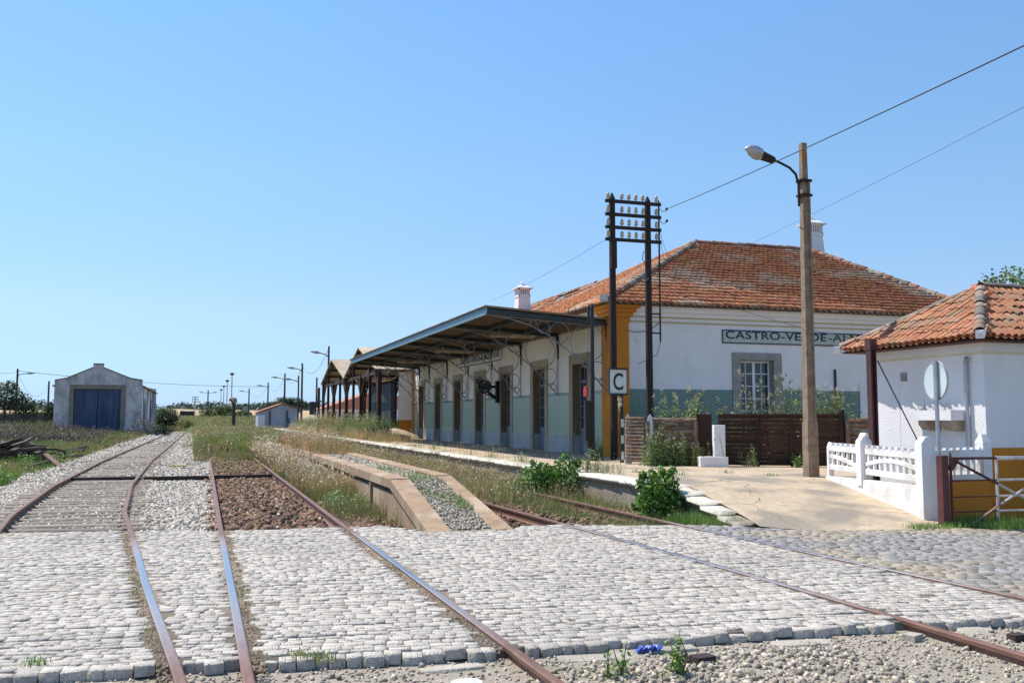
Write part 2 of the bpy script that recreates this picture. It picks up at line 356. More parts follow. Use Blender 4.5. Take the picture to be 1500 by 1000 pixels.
# ---- crushed stone
def stone_protos(n=4):
    P = []
    c = np.array([[x, y, z] for z in (-.5, .5) for (x, y) in ((-.5, -.5), (.5, -.5), (.5, .5), (-.5, .5))])
    F = np.array([(3, 2, 1, 0), (4, 5, 6, 7), (0, 1, 5, 4), (1, 2, 6, 5), (2, 3, 7, 6), (3, 0, 4, 7)])
    for k in range(n): P.append((c * np.array([1, RNG.uniform(.6, .9), RNG.uniform(.45, .75)]) * RNG.uniform(.6, 1.15, (8, 3)), F))
    return P
STONES = stone_protos()
m_stone = mat('pale_ballast_stone', (.56, .51, .44), (.37, .335, .285), scale=30, island=.38, hue=.03, rough=.9)
m_rstone = mat('rusty_ballast_stone', (.25, .15, .095), (.095, .055, .038), scale=30, island=.75, hue=.02, rough=.9)
m_gstone = mat('gravel_stone', (.5, .44, .355), (.3, .26, .21), scale=30, island=.5, hue=.02, rough=.9)
def scatter(name, x0, x1, y0, y1, n, size, m, z, keep=None, sink=.2):
    X = RNG.uniform(x0, x1, n); Y = RNG.uniform(y0, y1, n)
    if keep is not None: k = keep(X, Y); X, Y = X[k], Y[k]
    n = len(X); s = size * RNG.uniform(.5, 1.4, n); Z = (z(Y) if callable(z) else z) + s * sink
    V, F = inst_arrays(STONES, RNG.integers(0, 4, n), rand_rot(n) * s[:, None, None], np.stack([X, Y, Z], -1))
    return mesh_obj(name, V, F, m, kind='stuff')
LRX = ([3, 6.23, 9.5, 13.3, 17.1, 24, 37, 77, 115, 150], [.22, -.1, -.46, -.82, -1.21, -1.56, -1.76, -1.72, -1.75, -.5])
lr = lambda y: np.interp(y, *LRX)
sl_y = np.arange(15.0, 62, .6)
def clear_rail(X, Y):
    k = np.ones(len(X), bool)
    for f in (lr, lambda y: lr(y) - 1.7, lambda y: .29 + 0 * y, lambda y: 2.0 + 0 * y): k &= abs(X - f(Y)) > .055
    return k
# few stones lie on the sleepers
onsl = lambda X, Y: (abs((((Y - 15.0 + (X - lr(Y) + .9) * .1 * np.clip(1 - (Y - 15) / 14, 0, 1) + .3) % .6) - .3)) < .14) & (X > lr(Y) - 2.05) & (X < lr(Y) + .3)
wthin = lambda X, Y: (RNG.random(len(X)) > .9) | (~onsl(X, Y) & ((RNG.random(len(X)) > .45) | (X < lr(Y) - 2.0) | (X > lr(Y))))
scatter('ballast', -5.1, .25, 14.2, 28.2, 21000, .062, m_stone, ZB, lambda X, Y: clear_rail(X, Y) & wthin(X, Y) & ((abs(Y - 27.5) > .3) | (X < -3.4)) & (Y > 14.75 - X * .18) & (X > -4.9 + .3 * np.sin(Y)))
scatter('ballast', -5.3, .3, 28, 60, 17000, .078, m_stone, ZB, lambda X, Y: clear_rail(X, Y) & wthin(X, Y) & (X > -5.15 + .3 * np.sin(Y * .7)) & (X < .3 - (Y - 28).clip(0) * .045 + .12 * np.sin(Y * 1.9)))
scatter('ballast', -5.2, -.5, 60, 122, 9000, .12, m_stone, -.115, lambda X, Y: (abs(X - lr(Y)) > .1) & (abs(X - lr(Y) + 1.7) > .1) & ((X < lr(Y) - 1.75) | (X > lr(Y)) | (RNG.random(len(X)) > .7)))
scatter('rusty_ballast', .1, 2.75, 13.4, 27.35, 5600, .095, m_rstone, -.15, lambda X, Y: clear_rail(X, Y) & (RNG.random(len(X)) < .15 + np.clip((X - .1) * 3, 0, 1)) & (Y > 14.0 + .2 * (2 - X) * .5))
scatter('ballast', .3, 2.8, 14, 27.3, 300, .06, m_stone, -.13, clear_rail)
scatter('ballast', 2.1, 3.0, 27, 30, 10, .07, m_stone, -.11)
scatter('rusty_ballast', .3, 2.0, 28, 44, 2600, .09, m_rstone, -.11, lambda X, Y: clear_rail(X, Y))
scatter('rusty_ballast', 2.05, 3.0, 13.9, 21, 900, .08, m_rstone, -.15, None)
scatter('rusty_ballast', 4.35, 7.4, 12.7, 19, 2600, .08, m_rstone, -.15, lambda X, Y: (Y > 13.25) & (abs(X - 5.12) > .08) & (abs(X - 6.74) > .08))
scatter('gravel', -1.6, 9.5, 4.3, 6.75, 13000, .022, m_gstone, -.07, lambda X, Y: (Y < np.interp(X, [-2, 2, 6, 10], [6.75, 6.25, 5.95, 5.55])) & (mnoise_mask(X, Y)) if False else (Y < np.interp(X, [-2, 2, 6, 10], [6.75, 6.25, 5.95, 5.55])))
scatter('gravel', -1.6, 8.5, 4.4, 6.6, 2000, .036, m_gstone, -.07, lambda X, Y: (Y < np.interp(X, [-2, 2, 6, 10], [6.6, 6.15, 5.9, 5.5])) & (RNG.random(len(X)) < .35 + .65 * (np.sin(X * 2.3) * np.sin(Y * 3 + X) > .1)))
scatter('gravel', 2.2, 4.4, 4.7, 5.9, 700, .042, m_gstone, -.07)

# ---- the cobbled level crossing
m_cob = mat('granite_cobble', (.6, .545, .475), (.42, .38, .33), scale=45, island=.17, hue=.012, rough=.8, bump=1, bscale=55, col3=(.45, .41, .36), scale3=.5)
m_cobd = mat('grey_worn_cobble', (.32, .305, .285), (.2, .19, .18), scale=40, island=.22, hue=.015, rough=.6, bump=.35, bscale=70, col3=(.32, .27, .2), scale3=.5)
NX, NY = [-9, -1.16, .48, 1.92, 3.37, 4.97, 6.26, 9, 16], [7.5, 6.66, 6.46, 6.28, 6.22, 6.13, 5.94, 5.55, 4.6]
FX, FY = [-9, -2.46, .07, 2.55, 3.0, 3.3, 4.2, 4.5, 5.18, 7.3, 8, 9.3, 10.5, 11.2, 16], [16, 14.66, 14.0, 13.79, 13.0, 12.87, 12.8, 13.15, 13.1, 12.4, 11.6, 11.4, 10.95, 9.9, 9.0]
xs = np.linspace(-9, 16, 140); yn = np.interp(xs, NX, NY) + .03; yf = np.interp(xs, FX, FY) - .03
V = np.concatenate([np.stack([xs, yn, np.full(140, -.008)], -1), np.stack([xs, yf, np.full(140, -.008)], -1), np.stack([xs, yn, np.full(140, -.16)], -1), np.stack([xs, yf, np.full(140, -.2)], -1)])
i = np.arange(139)[:, None]
F = np.concatenate([np.concatenate([i, i + 1, i + 141, i + 140], 1), np.concatenate([i + 280, i + 281, i + 1, i], 1), np.concatenate([i + 140, i + 141, i + 421, i + 420], 1)])
road = mesh_obj('cobbled_road', V, F, m_sand, kind='structure')
def cobble_proto():
    b = .42; r = RNG.uniform(-.025, .025, (4, 2)); q = np.array([(-.5, -.5), (.5, -.5), (.5, .5), (-.5, .5)])
    bot = np.c_[q * 1.0 + r, np.full(4, -1.0)]; mid = np.c_[q * 1.0 + r, RNG.uniform(-.14, -.05, 4)]; top = np.c_[q * .95 + r, RNG.uniform(-.05, .05, 4)]
    F = [(0, 1, 5, 4), (1, 2, 6, 5), (2, 3, 7, 6), (3, 0, 4, 7), (4, 5, 9, 8), (5, 6, 10, 9), (6, 7, 11, 10), (7, 4, 8, 11), (8, 9, 10, 11)]
    return np.concatenate([bot, mid, top]), np.array(F)
COBS = [cobble_proto() for _ in range(6)]
def rail_x(k, y):
    return {'lr': lr(y), 'll': lr(y) - 1.7, 'ml': np.interp(y, [3, 14.5, 53], [.31, .28, .32]), 'mr': np.interp(y, [3, 8.3, 15, 49], [2.06, 2.04, 2.0, 1.94]),
            'rl': np.interp(y, [3, 6.1, 8.3, 13.7, 16.4, 30], [5.2, 5.27, 5.28, 5.15, 5.07, 5.0]), 'rr': np.interp(y, [3, 6.5, 8.6, 12.9, 17.3, 30], [6.95, 6.9, 6.82, 6.76, 6.71, 6.69])}[k]
def cobble_area(ang, u0, u1, v0, v1, ru, rv, test):
    """rows of stones across the road"""
    T = []; Lc = []; c, s = math.cos(ang), math.sin(ang); v = v0
    while v < v1:
        hv = rv * RNG.uniform(.8, 1.2); u = u0 + RNG.uniform(0, ru); ph = RNG.uniform(0, 6)
        while u < u1:
            du = ru * RNG.uniform(.6, 1.5); vv = v + .02 * math.sin(u * 1.3 + ph) + RNG.normal(0, .006)
            x = (u + du / 2) * c - (vv + hv / 2) * s; y = (u + du / 2) * s + (vv + hv / 2) * c
            if test(x, y, du):
                a = ang + RNG.normal(0, .05); sx, sy = du - RNG.uniform(.001, .008), hv - RNG.uniform(.001, .008)
                ta, tb = RNG.normal(0, .03, 2); ca, sa = math.cos(a), math.sin(a)
                T.append([[ca * sx, -sa * sy, 0], [sa * sx, ca * sy, 0], [ta * sx * .8, tb * sy * .8, .08]]); Lc.append((x, y, RNG.normal(0, .0025) + .004 * math.sin(x * 1.7) * math.sin(y * 2.1)))
            u += du
        v += hv
    return T, Lc
def on_road(x, y, du):
    if not (np.interp(x, NX, NY) + .05 < y < np.interp(x, FX, FY) - .03): return False
    h = du / 2
    for k, inner in (('lr', -1), ('ll', 1), ('ml', 1), ('mr', -1), ('rl', 1), ('rr', -1)):
        d = x - rail_x(k, y); gap = .13 if k in ('lr', 'ml', 'mr') else .09
        lo, hi = (-.06, gap) if inner > 0 else (-gap, .06)
        if lo - h * .1 < d < hi + h * .1: return False
    return True
T1, L1 = cobble_area(-.13, -9, 8.5, 4, 17, .118, .092, lambda x, y, d: x < 6.85 and on_road(x, y, d))
pieces('cobble', 'cobbles', COBS, T1, L1, road, m_cob)
T2, L2 = cobble_area(-.62, -4, 18, 6, 24, .15, .12, lambda x, y, d: x >= 6.85 and on_road(x, y, d))
T2 = np.array(T2); L2 = np.array(L2)
V, F = inst_arrays(COBS, RNG.integers(0, 6, len(L2)), T2, L2)
mesh_obj('worn_cobbles', V, F, m_cobd, road, kind='stuff')
# larger edging setts along the near edge
x = -6.0; T = []; Lc = []
while x < 12:
    du = RNG.uniform(.09, .17); xc = x + du / 2; y = float(np.interp(xc, NX, NY)) + RNG.normal(0, .012)
    if all(abs(xc - rail_x(k, y)) > .09 + du * .3 for k in ('lr', 'll', 'ml', 'mr', 'rl', 'rr')):
        a = -.09 + RNG.normal(0, .06); ca, sa = math.cos(a), math.sin(a); sx, sy = du * .96, RNG.uniform(.1, .13)
        T.append([[ca * sx, -sa * sy, 0], [sa * sx, ca * sy, 0], [RNG.normal(0, .05) * sx, RNG.normal(.03, .06) * sy, .07]]); Lc.append((xc, y, RNG.normal(.0, .008)))
    x += du
pieces('edging_stone', 'edging_stones', COBS, T, Lc, road, m_cob, nmax=200)

# broken concrete haunch in front of the setts
m_conc = mat('weathered_concrete', (.5, .46, .39), (.38, .34, .28), scale=3, col3=(.3, .27, .22), scale3=1.2, bump=.6, bscale=40)
x = -2.0; T = []; Lc = []
while x < 10:
    du = RNG.uniform(.25, .6); xc = x + du / 2; y = float(np.interp(xc, NX, NY)) - RNG.uniform(.13, .19)
    if RNG.random() < .6 and all(abs(xc - rail_x(k, y)) > .1 + du * .45 for k in ('lr', 'ml', 'mr', 'rl')):
        a = -.09 + RNG.normal(0, .09); ca, sa = math.cos(a), math.sin(a); sx, sy = du * .95, RNG.uniform(.1, .2)
        T.append([[ca * sx, -sa * sy, 0], [sa * sx, ca * sy, 0], [0, RNG.normal(.1, .2) * sy, .05]]); Lc.append((xc, y, -.06 + RNG.normal(0, .01)))
    x += du
pieces('kerb_slab', 'kerb_slabs', COBS, T, Lc, road, m_conc, nmax=100)

# ------------------------------------------------------------------ tracks
m_rail = mat('rusty_rail', (.24, .12, .08), (.13, .065, .045), scale=5, bump=.3, bscale=80, rough=.6, stretch=(6, 1, 6))
def polish_and_sheen():  # worn bright rail heads, with the band of sky sheen painted in along Y
    t = m_rail.node_tree; N = t.nodes; L = t.links; b = N['Principled BSDF']; src = b.inputs['Base Color'].links[0].from_socket
    geo = N.new('ShaderNodeNewGeometry'); sp = N.new('ShaderNodeSeparateXYZ'); L.new(geo.outputs['Position'], sp.inputs[0])
    sn = N.new('ShaderNodeSeparateXYZ'); L.new(geo.outputs['Normal'], sn.inputs[0])
    r = N.new('ShaderNodeValToRGB'); e = r.color_ramp.elements; e[0].position = 0; e[0].color = (0, 0, 0, 1); e[1].position = 1; e[1].color = (0, 0, 0, 1)
    for p, v in ((.25, 0), (.36, .55), (.5, .95), (.66, .9), (.8, 0)):
        q = e.new(p); q.color = (v, v, v, 1)
    mr = N.new('ShaderNodeMapRange'); mr.inputs[1].default_value = 3; mr.inputs[2].default_value = 16; L.new(sp.outputs['Y'], mr.inputs[0]); L.new(mr.outputs[0], r.inputs[0])
    g = N.new('ShaderNodeMath'); g.operation = 'GREATER_THAN'; g.inputs[1].default_value = .8; L.new(sn.outputs['Z'], g.inputs[0])
    k = N.new('ShaderNodeMath'); k.operation = 'MULTIPLY'; L.new(r.outputs[0], k.inputs[0]); L.new(g.outputs[0], k.inputs[1])
    mx = N.new('ShaderNodeMix'); mx.data_type = 'RGBA'; L.new(k.outputs[0], mx.inputs[0]); L.new(src, mx.inputs[6]); mx.inputs[7].default_value = (.5, .5, .53, 1)
    L.new(mx.outputs[2], b.inputs['Base Color']); L.new(k.outputs[0], b.inputs['Metallic'])
    ro = N.new('ShaderNodeMapRange'); ro.inputs[3].default_value = .55; ro.inputs[4].default_value = .3; L.new(k.outputs[0], ro.inputs[0]); L.new(ro.outputs[0], b.inputs['Roughness'])
polish_and_sheen()
PROF = [(-.062, -.15), (.062, -.15), (.062, -.138), (.012, -.122), (.012, -.045), (.034, -.035), (.036, -.006), (.026, 0), (-.026, 0), (-.036, -.006), (-.034, -.035), (-.012, -.045), (-.012, -.122), (-.062, -.138)]
def rail(fx, ys, parent, top=.018):
    n = len(PROF); V = []; F = []
    for y in ys: x = float(fx(y)); V += [(x + p * 1.0, y, top + q) for p, q in PROF]
    for i in range(len(ys) - 1): F += [(i * n + k, i * n + (k + 1) % n, (i + 1) * n + (k + 1) % n, (i + 1) * n + k) for k in range(n)]
    F += [tuple(range(n))[::-1], tuple((len(ys) - 1) * n + k for k in range(n))]
    mb = MB().add(V, [f[::-1] for f in F]); return mb.build('rail', m_rail, parent)
tL = thing('railway_track', (0, 0, 0), 'left curving track on exposed grey wooden sleepers running past the shed', 'railway track')
ysL = list(np.arange(2.5, 40, .8)) + list(np.arange(40, 152, 4.)); fL = lambda y: float(lr(y))
rail(lambda y: fL(y) - 1.7, ysL, tL); rail(fL, ysL, tL)
m_slp = mat('grey_sleeper_wood', (.36, .32, .27), (.2, .175, .145), scale=4, stretch=(.6, 9, 9), island=.2, bump=1, bscale=14, rough=.95)
ptsT = []; ptsL = []
def sleeper_proto():
    v = np.array([[x, y, z] for x in (-.5, -.17, .17, .5) for (y, z) in ((-.5, -.5), (.5, -.5), (.5, .5), (-.5, .5))]); v += RNG.uniform(-.03, .03, v.shape) * np.array([.4, 1.5, 2.2])
    F = [(i * 4 + k, i * 4 + (k + 1) % 4, (i + 1) * 4 + (k + 1) % 4, (i + 1) * 4 + k) for i in range(3) for k in range(4)] + [(3, 2, 1, 0), (12, 13, 14, 15)]
    return v, np.array(F)
SLP = [sleeper_proto() for _ in range(5)]
T = []; Lc = []
for y in sl_y:
    w_ = RNG.uniform(2.35, 2.6); a = -.1 * max(0, 1 - (y - 15) / 14) + RNG.normal(0, .01)
    T.append([[w_ * math.cos(a), -math.sin(a) * .26, 0], [w_ * math.sin(a), .26 * math.cos(a), 0], [0, 0, .12]]); Lc.append((fL(y) - .9 + RNG.normal(0, .04), y, -.15 + (.04 if y > 28 else 0) + RNG.normal(0, .004)))
for y in np.arange(62, 112, 1.2):
    T.append([[2.5, 0, 0], [0, .3, 0], [0, 0, .12]]); Lc.append((fL(y) - .85, y, -.14))
pieces('sleeper', 'sleepers', SLP, T, Lc, tL, m_slp)
tM = thing('railway_track', (0, 0, 0), 'middle straight track crossing the cobbles, its bed filled with rust brown ballast', 'railway track')
ysM = list(np.arange(2.5, 16, 1.)) + list(np.arange(16, 58, 4.))
rail(lambda y: rail_x('ml', y), ysM, tM); rail(lambda y: rail_x('mr', y), ysM, tM)
T = []; Lc = []
for y in np.arange(15.0, 27, 1.8):
    T.append([[2.5, 0, 0], [0, .26, 0], [0, 0, .12]]); Lc.append((1.15, y + .2, -.2 + RNG.normal(0, .004)))
pieces('sleeper', 'sleepers', SLP, T, Lc, tM, mat('dark_sleeper', (.1, .07, .055), (.05, .035, .03), scale=5, bump=1, bscale=14))
tR = thing('railway_track', (0, 0, 0), 'right track crossing the cobbles and vanishing into weeds beside the station platform', 'railway track')
ysR = list(np.arange(2.2, 17, .8)) + [20, 24, 30]
rail(lambda y: rail_x('rl', y), ysR, tR, .012); rail(lambda y: rail_x('rr', y), ysR, tR, .012)
# long timbers lying across the tracks
m_tim = mat('old_timber', (.3, .26, .21), (.12, .095, .075), scale=3, stretch=(.6, 9, 9), bump=1, bscale=12)
m_timd = mat('tarred_and_shaded_timber', (.07, .05, .04), (.03, .022, .018), scale=3, stretch=(.6, 9, 9), bump=1, bscale=12)
tb = jitter(MB().box(-3.35, -1.72, 27.68, 27.95, -.2, -.02).box(-1.5, .2, 27.62, 27.86, -.2, -.025).box(.36, 1.93, 27.6, 27.84, -.2, -.02), .02).build('timber', m_timd)  # near-black colour also paints the band of shade along the front face
tag(tb, 'long timber laid across both tracks, tar and front shade in its black colour, with the ballast stepping up behind it', 'timber beam')
t = thing('plank_row', (-2.4, 28.1, -.03), 'row of short grey boards between the rails behind the long black timber', 'boards')
for k in range(9):
    xx = -3.2 + k * .165; jitter(MB().box(xx, xx + .145, 27.96, 28.7, -.12, -.075 + RNG.uniform(0, .02), RNG.normal(0, .05)), .01).build('plank', m_tim, t)
tag(jitter(MB().box(-.25, 1.75, 44.6, 44.85, -.2, -.03), .02).build('timber', m_tim), 'pale timber across the middle track where the weeds close over the rails', 'timber beam')
tag(jitter(MB().beam((-1.0, 33.15, .0), (-.45, 33.0, .0), .16, .04), .01).build('plank', mat('yellow_paint', (.62, .48, .12), (.45, .33, .1), scale=6)), 'short yellow plank lying on the pale ballast right of the curving track', 'plank')
# litter and blocks in the foreground gravel
tag(jitter(MB().box(3.17, 3.33, 5.68, 5.78, -.14, -.02, .2).box(3.1, 3.16, 5.78, 5.86, -.14, -.025, .3), .008).build('wood_block', m_timd), 'dark square wood block sunk in the gravel between the rails', 'wood block')
tag(jitter(MB().box(5.0, 5.12, 5.76, 5.86, -.14, -.02, .3), .01).build('stone', m_conc), 'pale angular stone leaning on the right rail where the cobbles end', 'stone')
tag(jitter(MB().box(5.72, 5.86, 5.52, 5.6, -.13, -.02, .1), .008).build('wood_block', m_timd), 'small dark block lying in the gravel right of the right track', 'wood block')
mb = MB()
for k in range(9): a = k * .7; mb.beam((2.92 + .018 * k, 6.06 + .014 * math.sin(a * 2), -.045), (2.95 + .019 * k, 6.06 + .025 * math.sin(a * 3), -.015), .035, .01)
tag(mb.build('plastic_scrap', mat('blue_plastic', (.03, .1, .55), (.02, .06, .4), rough=.4)), 'crumpled scrap of blue plastic at the near edge of the cobbles', 'litter')
tag(jitter(MB().lathe([(.05, -.02), (.11, 0), (.1, .012), (.04, .02)], (1.6, 5.74, -.065), 10), .012, 9).build('stone', mat('white_stone', (.7, .68, .62), (.55, .53, .48), scale=12)), 'flat white stone on the gravel just left of the middle track rail', 'stone')

# ================================================================== PLATFORMS
ZP = .42
m_pav = mat('tan_platform_screed', (.56, .44, .3), (.42, .33, .23), scale=6, col3=(.27, .23, .18), scale3=.8, bump=.7, bscale=30)
def add_cracks(m, sc_=.55, w_=.006, dark=(.13, .1, .07)):
    t = m.node_tree; N = t.nodes; L = t.links; b = N['Principled BSDF']; src = b.inputs['Base Color'].links[0].from_socket
    geo = N.new('ShaderNodeNewGeometry'); n = N.new('ShaderNodeTexNoise'); n.inputs['Scale'].default_value = 2.5; L.new(geo.outputs['Position'], n.inputs['Vector'])
    ad = N.new('ShaderNodeVectorMath'); ad.operation = 'MULTIPLY_ADD'; ad.inputs[1].default_value = (.35, .35, .35); L.new(n.outputs['Color'], ad.inputs[0]); L.new(geo.outputs['Position'], ad.inputs[2])
    v = N.new('ShaderNodeTexVoronoi'); v.feature = 'DISTANCE_TO_EDGE'; v.inputs['Scale'].default_value = sc_; L.new(ad.outputs[0], v.inputs['Vector'])
    c = N.new('ShaderNodeMath'); c.operation = 'LESS_THAN'; c.inputs[1].default_value = w_; L.new(v.outputs['Distance'], c.inputs[0])
    mx = N.new('ShaderNodeMix'); mx.data_type = 'RGBA'; L.new(c.outputs[0], mx.inputs[0]); L.new(src, mx.inputs[6]); mx.inputs[7].default_value = (*dark, 1); L.new(mx.outputs[2], b.inputs['Base Color'])
add_cracks(m_pav, .4, .0035, (.2, .16, .11))
m_kerb = mat('limewashed_kerb', (.66, .63, .56), (.5, .46, .38), scale=5, col3=(.3, .26, .2), scale3=1.4, bump=.5, bscale=30, island=.08)
m_pwall = mat('platform_wall', (.34, .29, .22), (.22, .18, .13), scale=2, bump=.8, bscale=18)
pf = MB()
pf.poly([(7.98, 14.4, ZP), (11.5, 15.3, ZP), (30, 15.3, ZP), (30, 110, ZP), (7.98, 110, ZP)])
plat = pf.build('platform_paving', m_pav); tag(plat, kind='structure')
# ramp down to the cobbles
top = [(7.93, 14.4), (8.8, 14.62), (10.1, 14.95), (11.55, 15.32)]; bot = [(7.85, 12.1), (8.3, 11.3), (9.3, 11.0), (10.45, 10.9)]
V = []; F = []; n = 14
for i in range(n + 1):
    f = i / n
    for a, b in zip(top, bot): V.append((b[0] + (a[0] - b[0]) * f, b[1] + (a[1] - b[1]) * f, -.012 + (ZP + .012) * (f ** .9)))
for i in range(n):
    for j in range(3): F.append((i * 4 + j, i * 4 + j + 1, i * 4 + j + 5, i * 4 + j + 4))
tag(link('ramp', raw_mesh('ramp', V, F, True), None, m_pav), kind='structure')
MBw = MB().box(7.68, 7.72, 14.4, 110, -.25, ZP - .13); MBw.prism([(7.68, 12.35, -.2), (7.68, 14.4, -.2), (7.68, 14.4, ZP - .13), (7.68, 12.45, -.06)], (.04, 0, 0))
tag(MBw.build('platform_wall', m_pwall), 'low stained retaining wall under the white edge of the station platform', 'wall')
# kerb stones, one by one
kp = []
for _ in range(4):
    c = np.array([[x, y, z] for z in (-.5, .5) for (x, y) in ((-.5, -.5), (.5, -.5), (.5, .5), (-.5, .5))]) * np.array([1, .985, 1]) + RNG.uniform(-.012, .012, (8, 3)) * np.array([2.2, 1, 3])
    kp.append((c, np.array([(3, 2, 1, 0), (4, 5, 6, 7), (0, 1, 5, 4), (1, 2, 6, 5), (2, 3, 7, 6), (3, 0, 4, 7)])))
T = []; Lc = []; y = 14.4
while y < 108:
    d = RNG.uniform(.55, .95) if y < 50 else 2.2
    T.append([[.42, RNG.normal(0, .01), 0], [0, d, 0], [0, 0, .14]]); Lc.append((7.83 + RNG.normal(0, .006), y + d / 2, ZP - .065 + RNG.normal(0, .004))); y += d
kerb = thing('platform_kerb', (7.6, 14, .4), 'whitewashed stone kerb along the station platform edge and down its ramp', 'kerb')
y = 12.25
while y < 14.35:
    d = .52; f0 = (y - 12.25) / 2.15; sl = (ZP) / 2.15
    T.append([[.42, 0, 0], [0, d, 0], [0, d * sl, .1]]); Lc.append((7.74 + .06 * f0, y + d / 2, ZP * min(1, (f0 + .1)) - .035)); y += d + .01
pieces('kerb_stone', 'kerb_stones', kp, T, Lc, kerb, m_kerb)

# ---- island loading platform with sloping end
m_isl = mat('brown_concrete', (.4, .27, .165), (.29, .195, .125), scale=4, col3=(.46, .35, .24), scale3=1.3, bump=.5, bscale=35)
isl = thing('island_platform', (3.6, 16, 0), 'narrow brown concrete island platform with a sloping end and gravel filling', 'island platform')
ZI = .56
for side, (xo, xi), yb in (('l', (3.02, 3.36), 15.7), ('r', (3.97, 4.27), 16.4)):
    for (ya, yb2) in ((yb, 21.6), (21.65, 27.5), (27.55, 33.4), (33.45, 40)):
        jitter(MB().box(xo, xi, ya, yb2, ZI - .17, ZI + RNG.normal(0, .006)), .006, 2).build('edge_beam', m_isl, isl, bevel=.015)
    x0, x1 = (xo, xi)
    MB().prism([(x0, 12.85, .0), (x0, yb - .01, ZI - .01), (x0, yb - .01, ZI - .18), (x0, 12.95, -.17)], (x1 - x0, 0, 0)).build('sloping_edge_beam', m_isl, isl, bevel=.012)
xw = 3.07
for ya, yb2 in ((13.3, 17.6), (18.0, 23.0), (23.1, 28.5), (28.6, 34)):
    if ya < 14: MB().prism([(xw, 13.25, -.2), (xw, 17.6, -.2), (xw, 17.6, ZI - .25), (xw, 15.7, ZI - .25), (xw, 13.25, -.04)], (.06, 0, 0)).build('wall_panel', m_isl, isl)
    else: MB().box(xw, xw + .06, ya, yb2, -.2, ZI - .25).build('wall_panel', m_isl, isl)
for ya in (17.85, 23.05): MB().box(xw - .03, xw + .1, ya - .1, ya + .05, -.2, ZI - .18).build('post', m_isl, isl)
zi = lambda y: np.where(y < 15.9, .0 + (y - 12.9) / 3.0 * (ZI - .05), ZI - .05)
strip('island_fill', [(3.34, 12.9), (3.34, 40)], [(4.0, 12.9), (4.0, 40)], lambda y: zi(y) - .01, m_grav, n=60)
scatter('gravel', 3.37, 3.97, 12.95, 22, 5200, .033, m_gstone, zi)
scatter('gravel', 3.37, 3.97, 22, 40, 2000, .05, m_gstone, zi)

# ================================================================== STATION
m_white = mat_streaks('white_limewash', (.83, .8, .79), (.66, .62, .56), (.75, .72, .7), .48, .66, 1.6, .3, 1.4)
m_cream = mat('cream_wall', (.82, .78, .72), (.74, .69, .62), scale=.7, bump=.2, bscale=30, col3=(.66, .63, .58), scale3=.5)
m_yel = mat('ochre_yellow_paint', (.6, .22, .014), (.5, .18, .012), scale=1.2, bump=.2, bscale=30)
m_ochre = mat('ochre_line', (.52, .43, .2), (.45, .37, .18), scale=2)
m_gstn = mat('grey_stone_surround', (.34, .33, .29), (.25, .24, .21), scale=5, bump=.3, bscale=60)
m_bstn = mat('tan_stone_surround', (.42, .35, .25), (.3, .24, .17), scale=1.6, bump=.3, bscale=50, stretch=(1, 1, .4))
m_rev = mat('rust_stained_reveal', (.24, .165, .09), (.13, .09, .055), scale=1.3, bump=.3, bscale=50, stretch=(1, 1, .3))
m_plinth = mat('marble_plinth', (.48, .46, .44), (.36, .34, .33), scale=1.1, bump=.2, bscale=40)
m_dadoF = mat_azulejo('pale_green_wall_tiles', (.31, .41, .3), (.2, .3, .24), .15, 'Y', line=(.44, .52, .42), ring=False)
m_dadoE = mat_azulejo('patterned_green_tiles', (.28, .37, .31), (.03, .11, .095), .205, 'X', line=(.05, .12, .12))
m_band = mat_azulejo('dark_green_border_tiles', (.25, .36, .32), (.03, .12, .11), .075, 'X', line=(.1, .2, .18))
m_bandF = mat_azulejo('dark_green_border_tiles_front', (.25, .36, .32), (.06, .16, .14), .075, 'Y', line=(.1, .2, .18))
m_door = mat('blue_grey_door_paint', (.19, .215, .25), (.14, .16, .19), scale=3, rough=.6)
m_glass = bpy.data.materials.new('window_glass'); m_glass.use_nodes = True; _b = m_glass.node_tree.nodes['Principled BSDF']; _b.inputs['Base Color'].default_value = (.035, .04, .045, 1); _b.inputs['Roughness'].default_value = .08
m_wf = mat('white_window_paint', (.72, .73, .74), (.62, .63, .65), scale=5, rough=.5)
m_curt = mat('grey_curtain', (.3, .3, .32), (.22, .22, .24), scale=4, stretch=(6, 6, .4))

st = thing('station_building', (16, 38, ZP), 'long white single storey railway station with ochre corner pillars and a hipped red tile roof', 'station')
XF, YE, YB = 11.6, 25.5, 53.4
DC = [28.05, 31.95, 35.9, 39.65, 43.4, 47.35, 51.25]; DW = .62
ops = [(c - DW, c + DW) for c in DC]
wl = MB(); y = YE; T_ = .5
for a, b in ops: wl.box(XF, XF + T_, y, a, ZP - .1, 5.0); wl.box(XF, XF + T_, a, b, 3.35, 5.0); y = b
wl.box(XF, XF + T_, y, YB, ZP - .1, 5.0)
wl.box(XF + T_, XF + T_ + .05, 27, 53, ZP, 4)   # dark backing behind the doors
wl.build('front_wall', m_cream, st)
WX0, WX1, WZ0, WZ1 = 15.95, 17.16, .95, 3.4
ew = MB(); ew.box(XF + T_, WX0, YE, YE + .4, ZP - .1, 5).box(WX1, 25.5, YE, YE + .4, ZP - .1, 5).box(WX0, WX1, YE, YE + .4, ZP - .1, WZ0).box(WX0, WX1, YE, YE + .4, WZ1, 5)
ew.build('end_wall', m_white, st)
bk = MB(); bk.box(25.2, 25.5, YE + .41, 39, ZP, 5).box(20.4, 20.8, 39, 53.4, ZP, 5).box(XF, 20.8, YB, YB + .3, ZP, 5); bk.build('rear_wall', m_white, st)
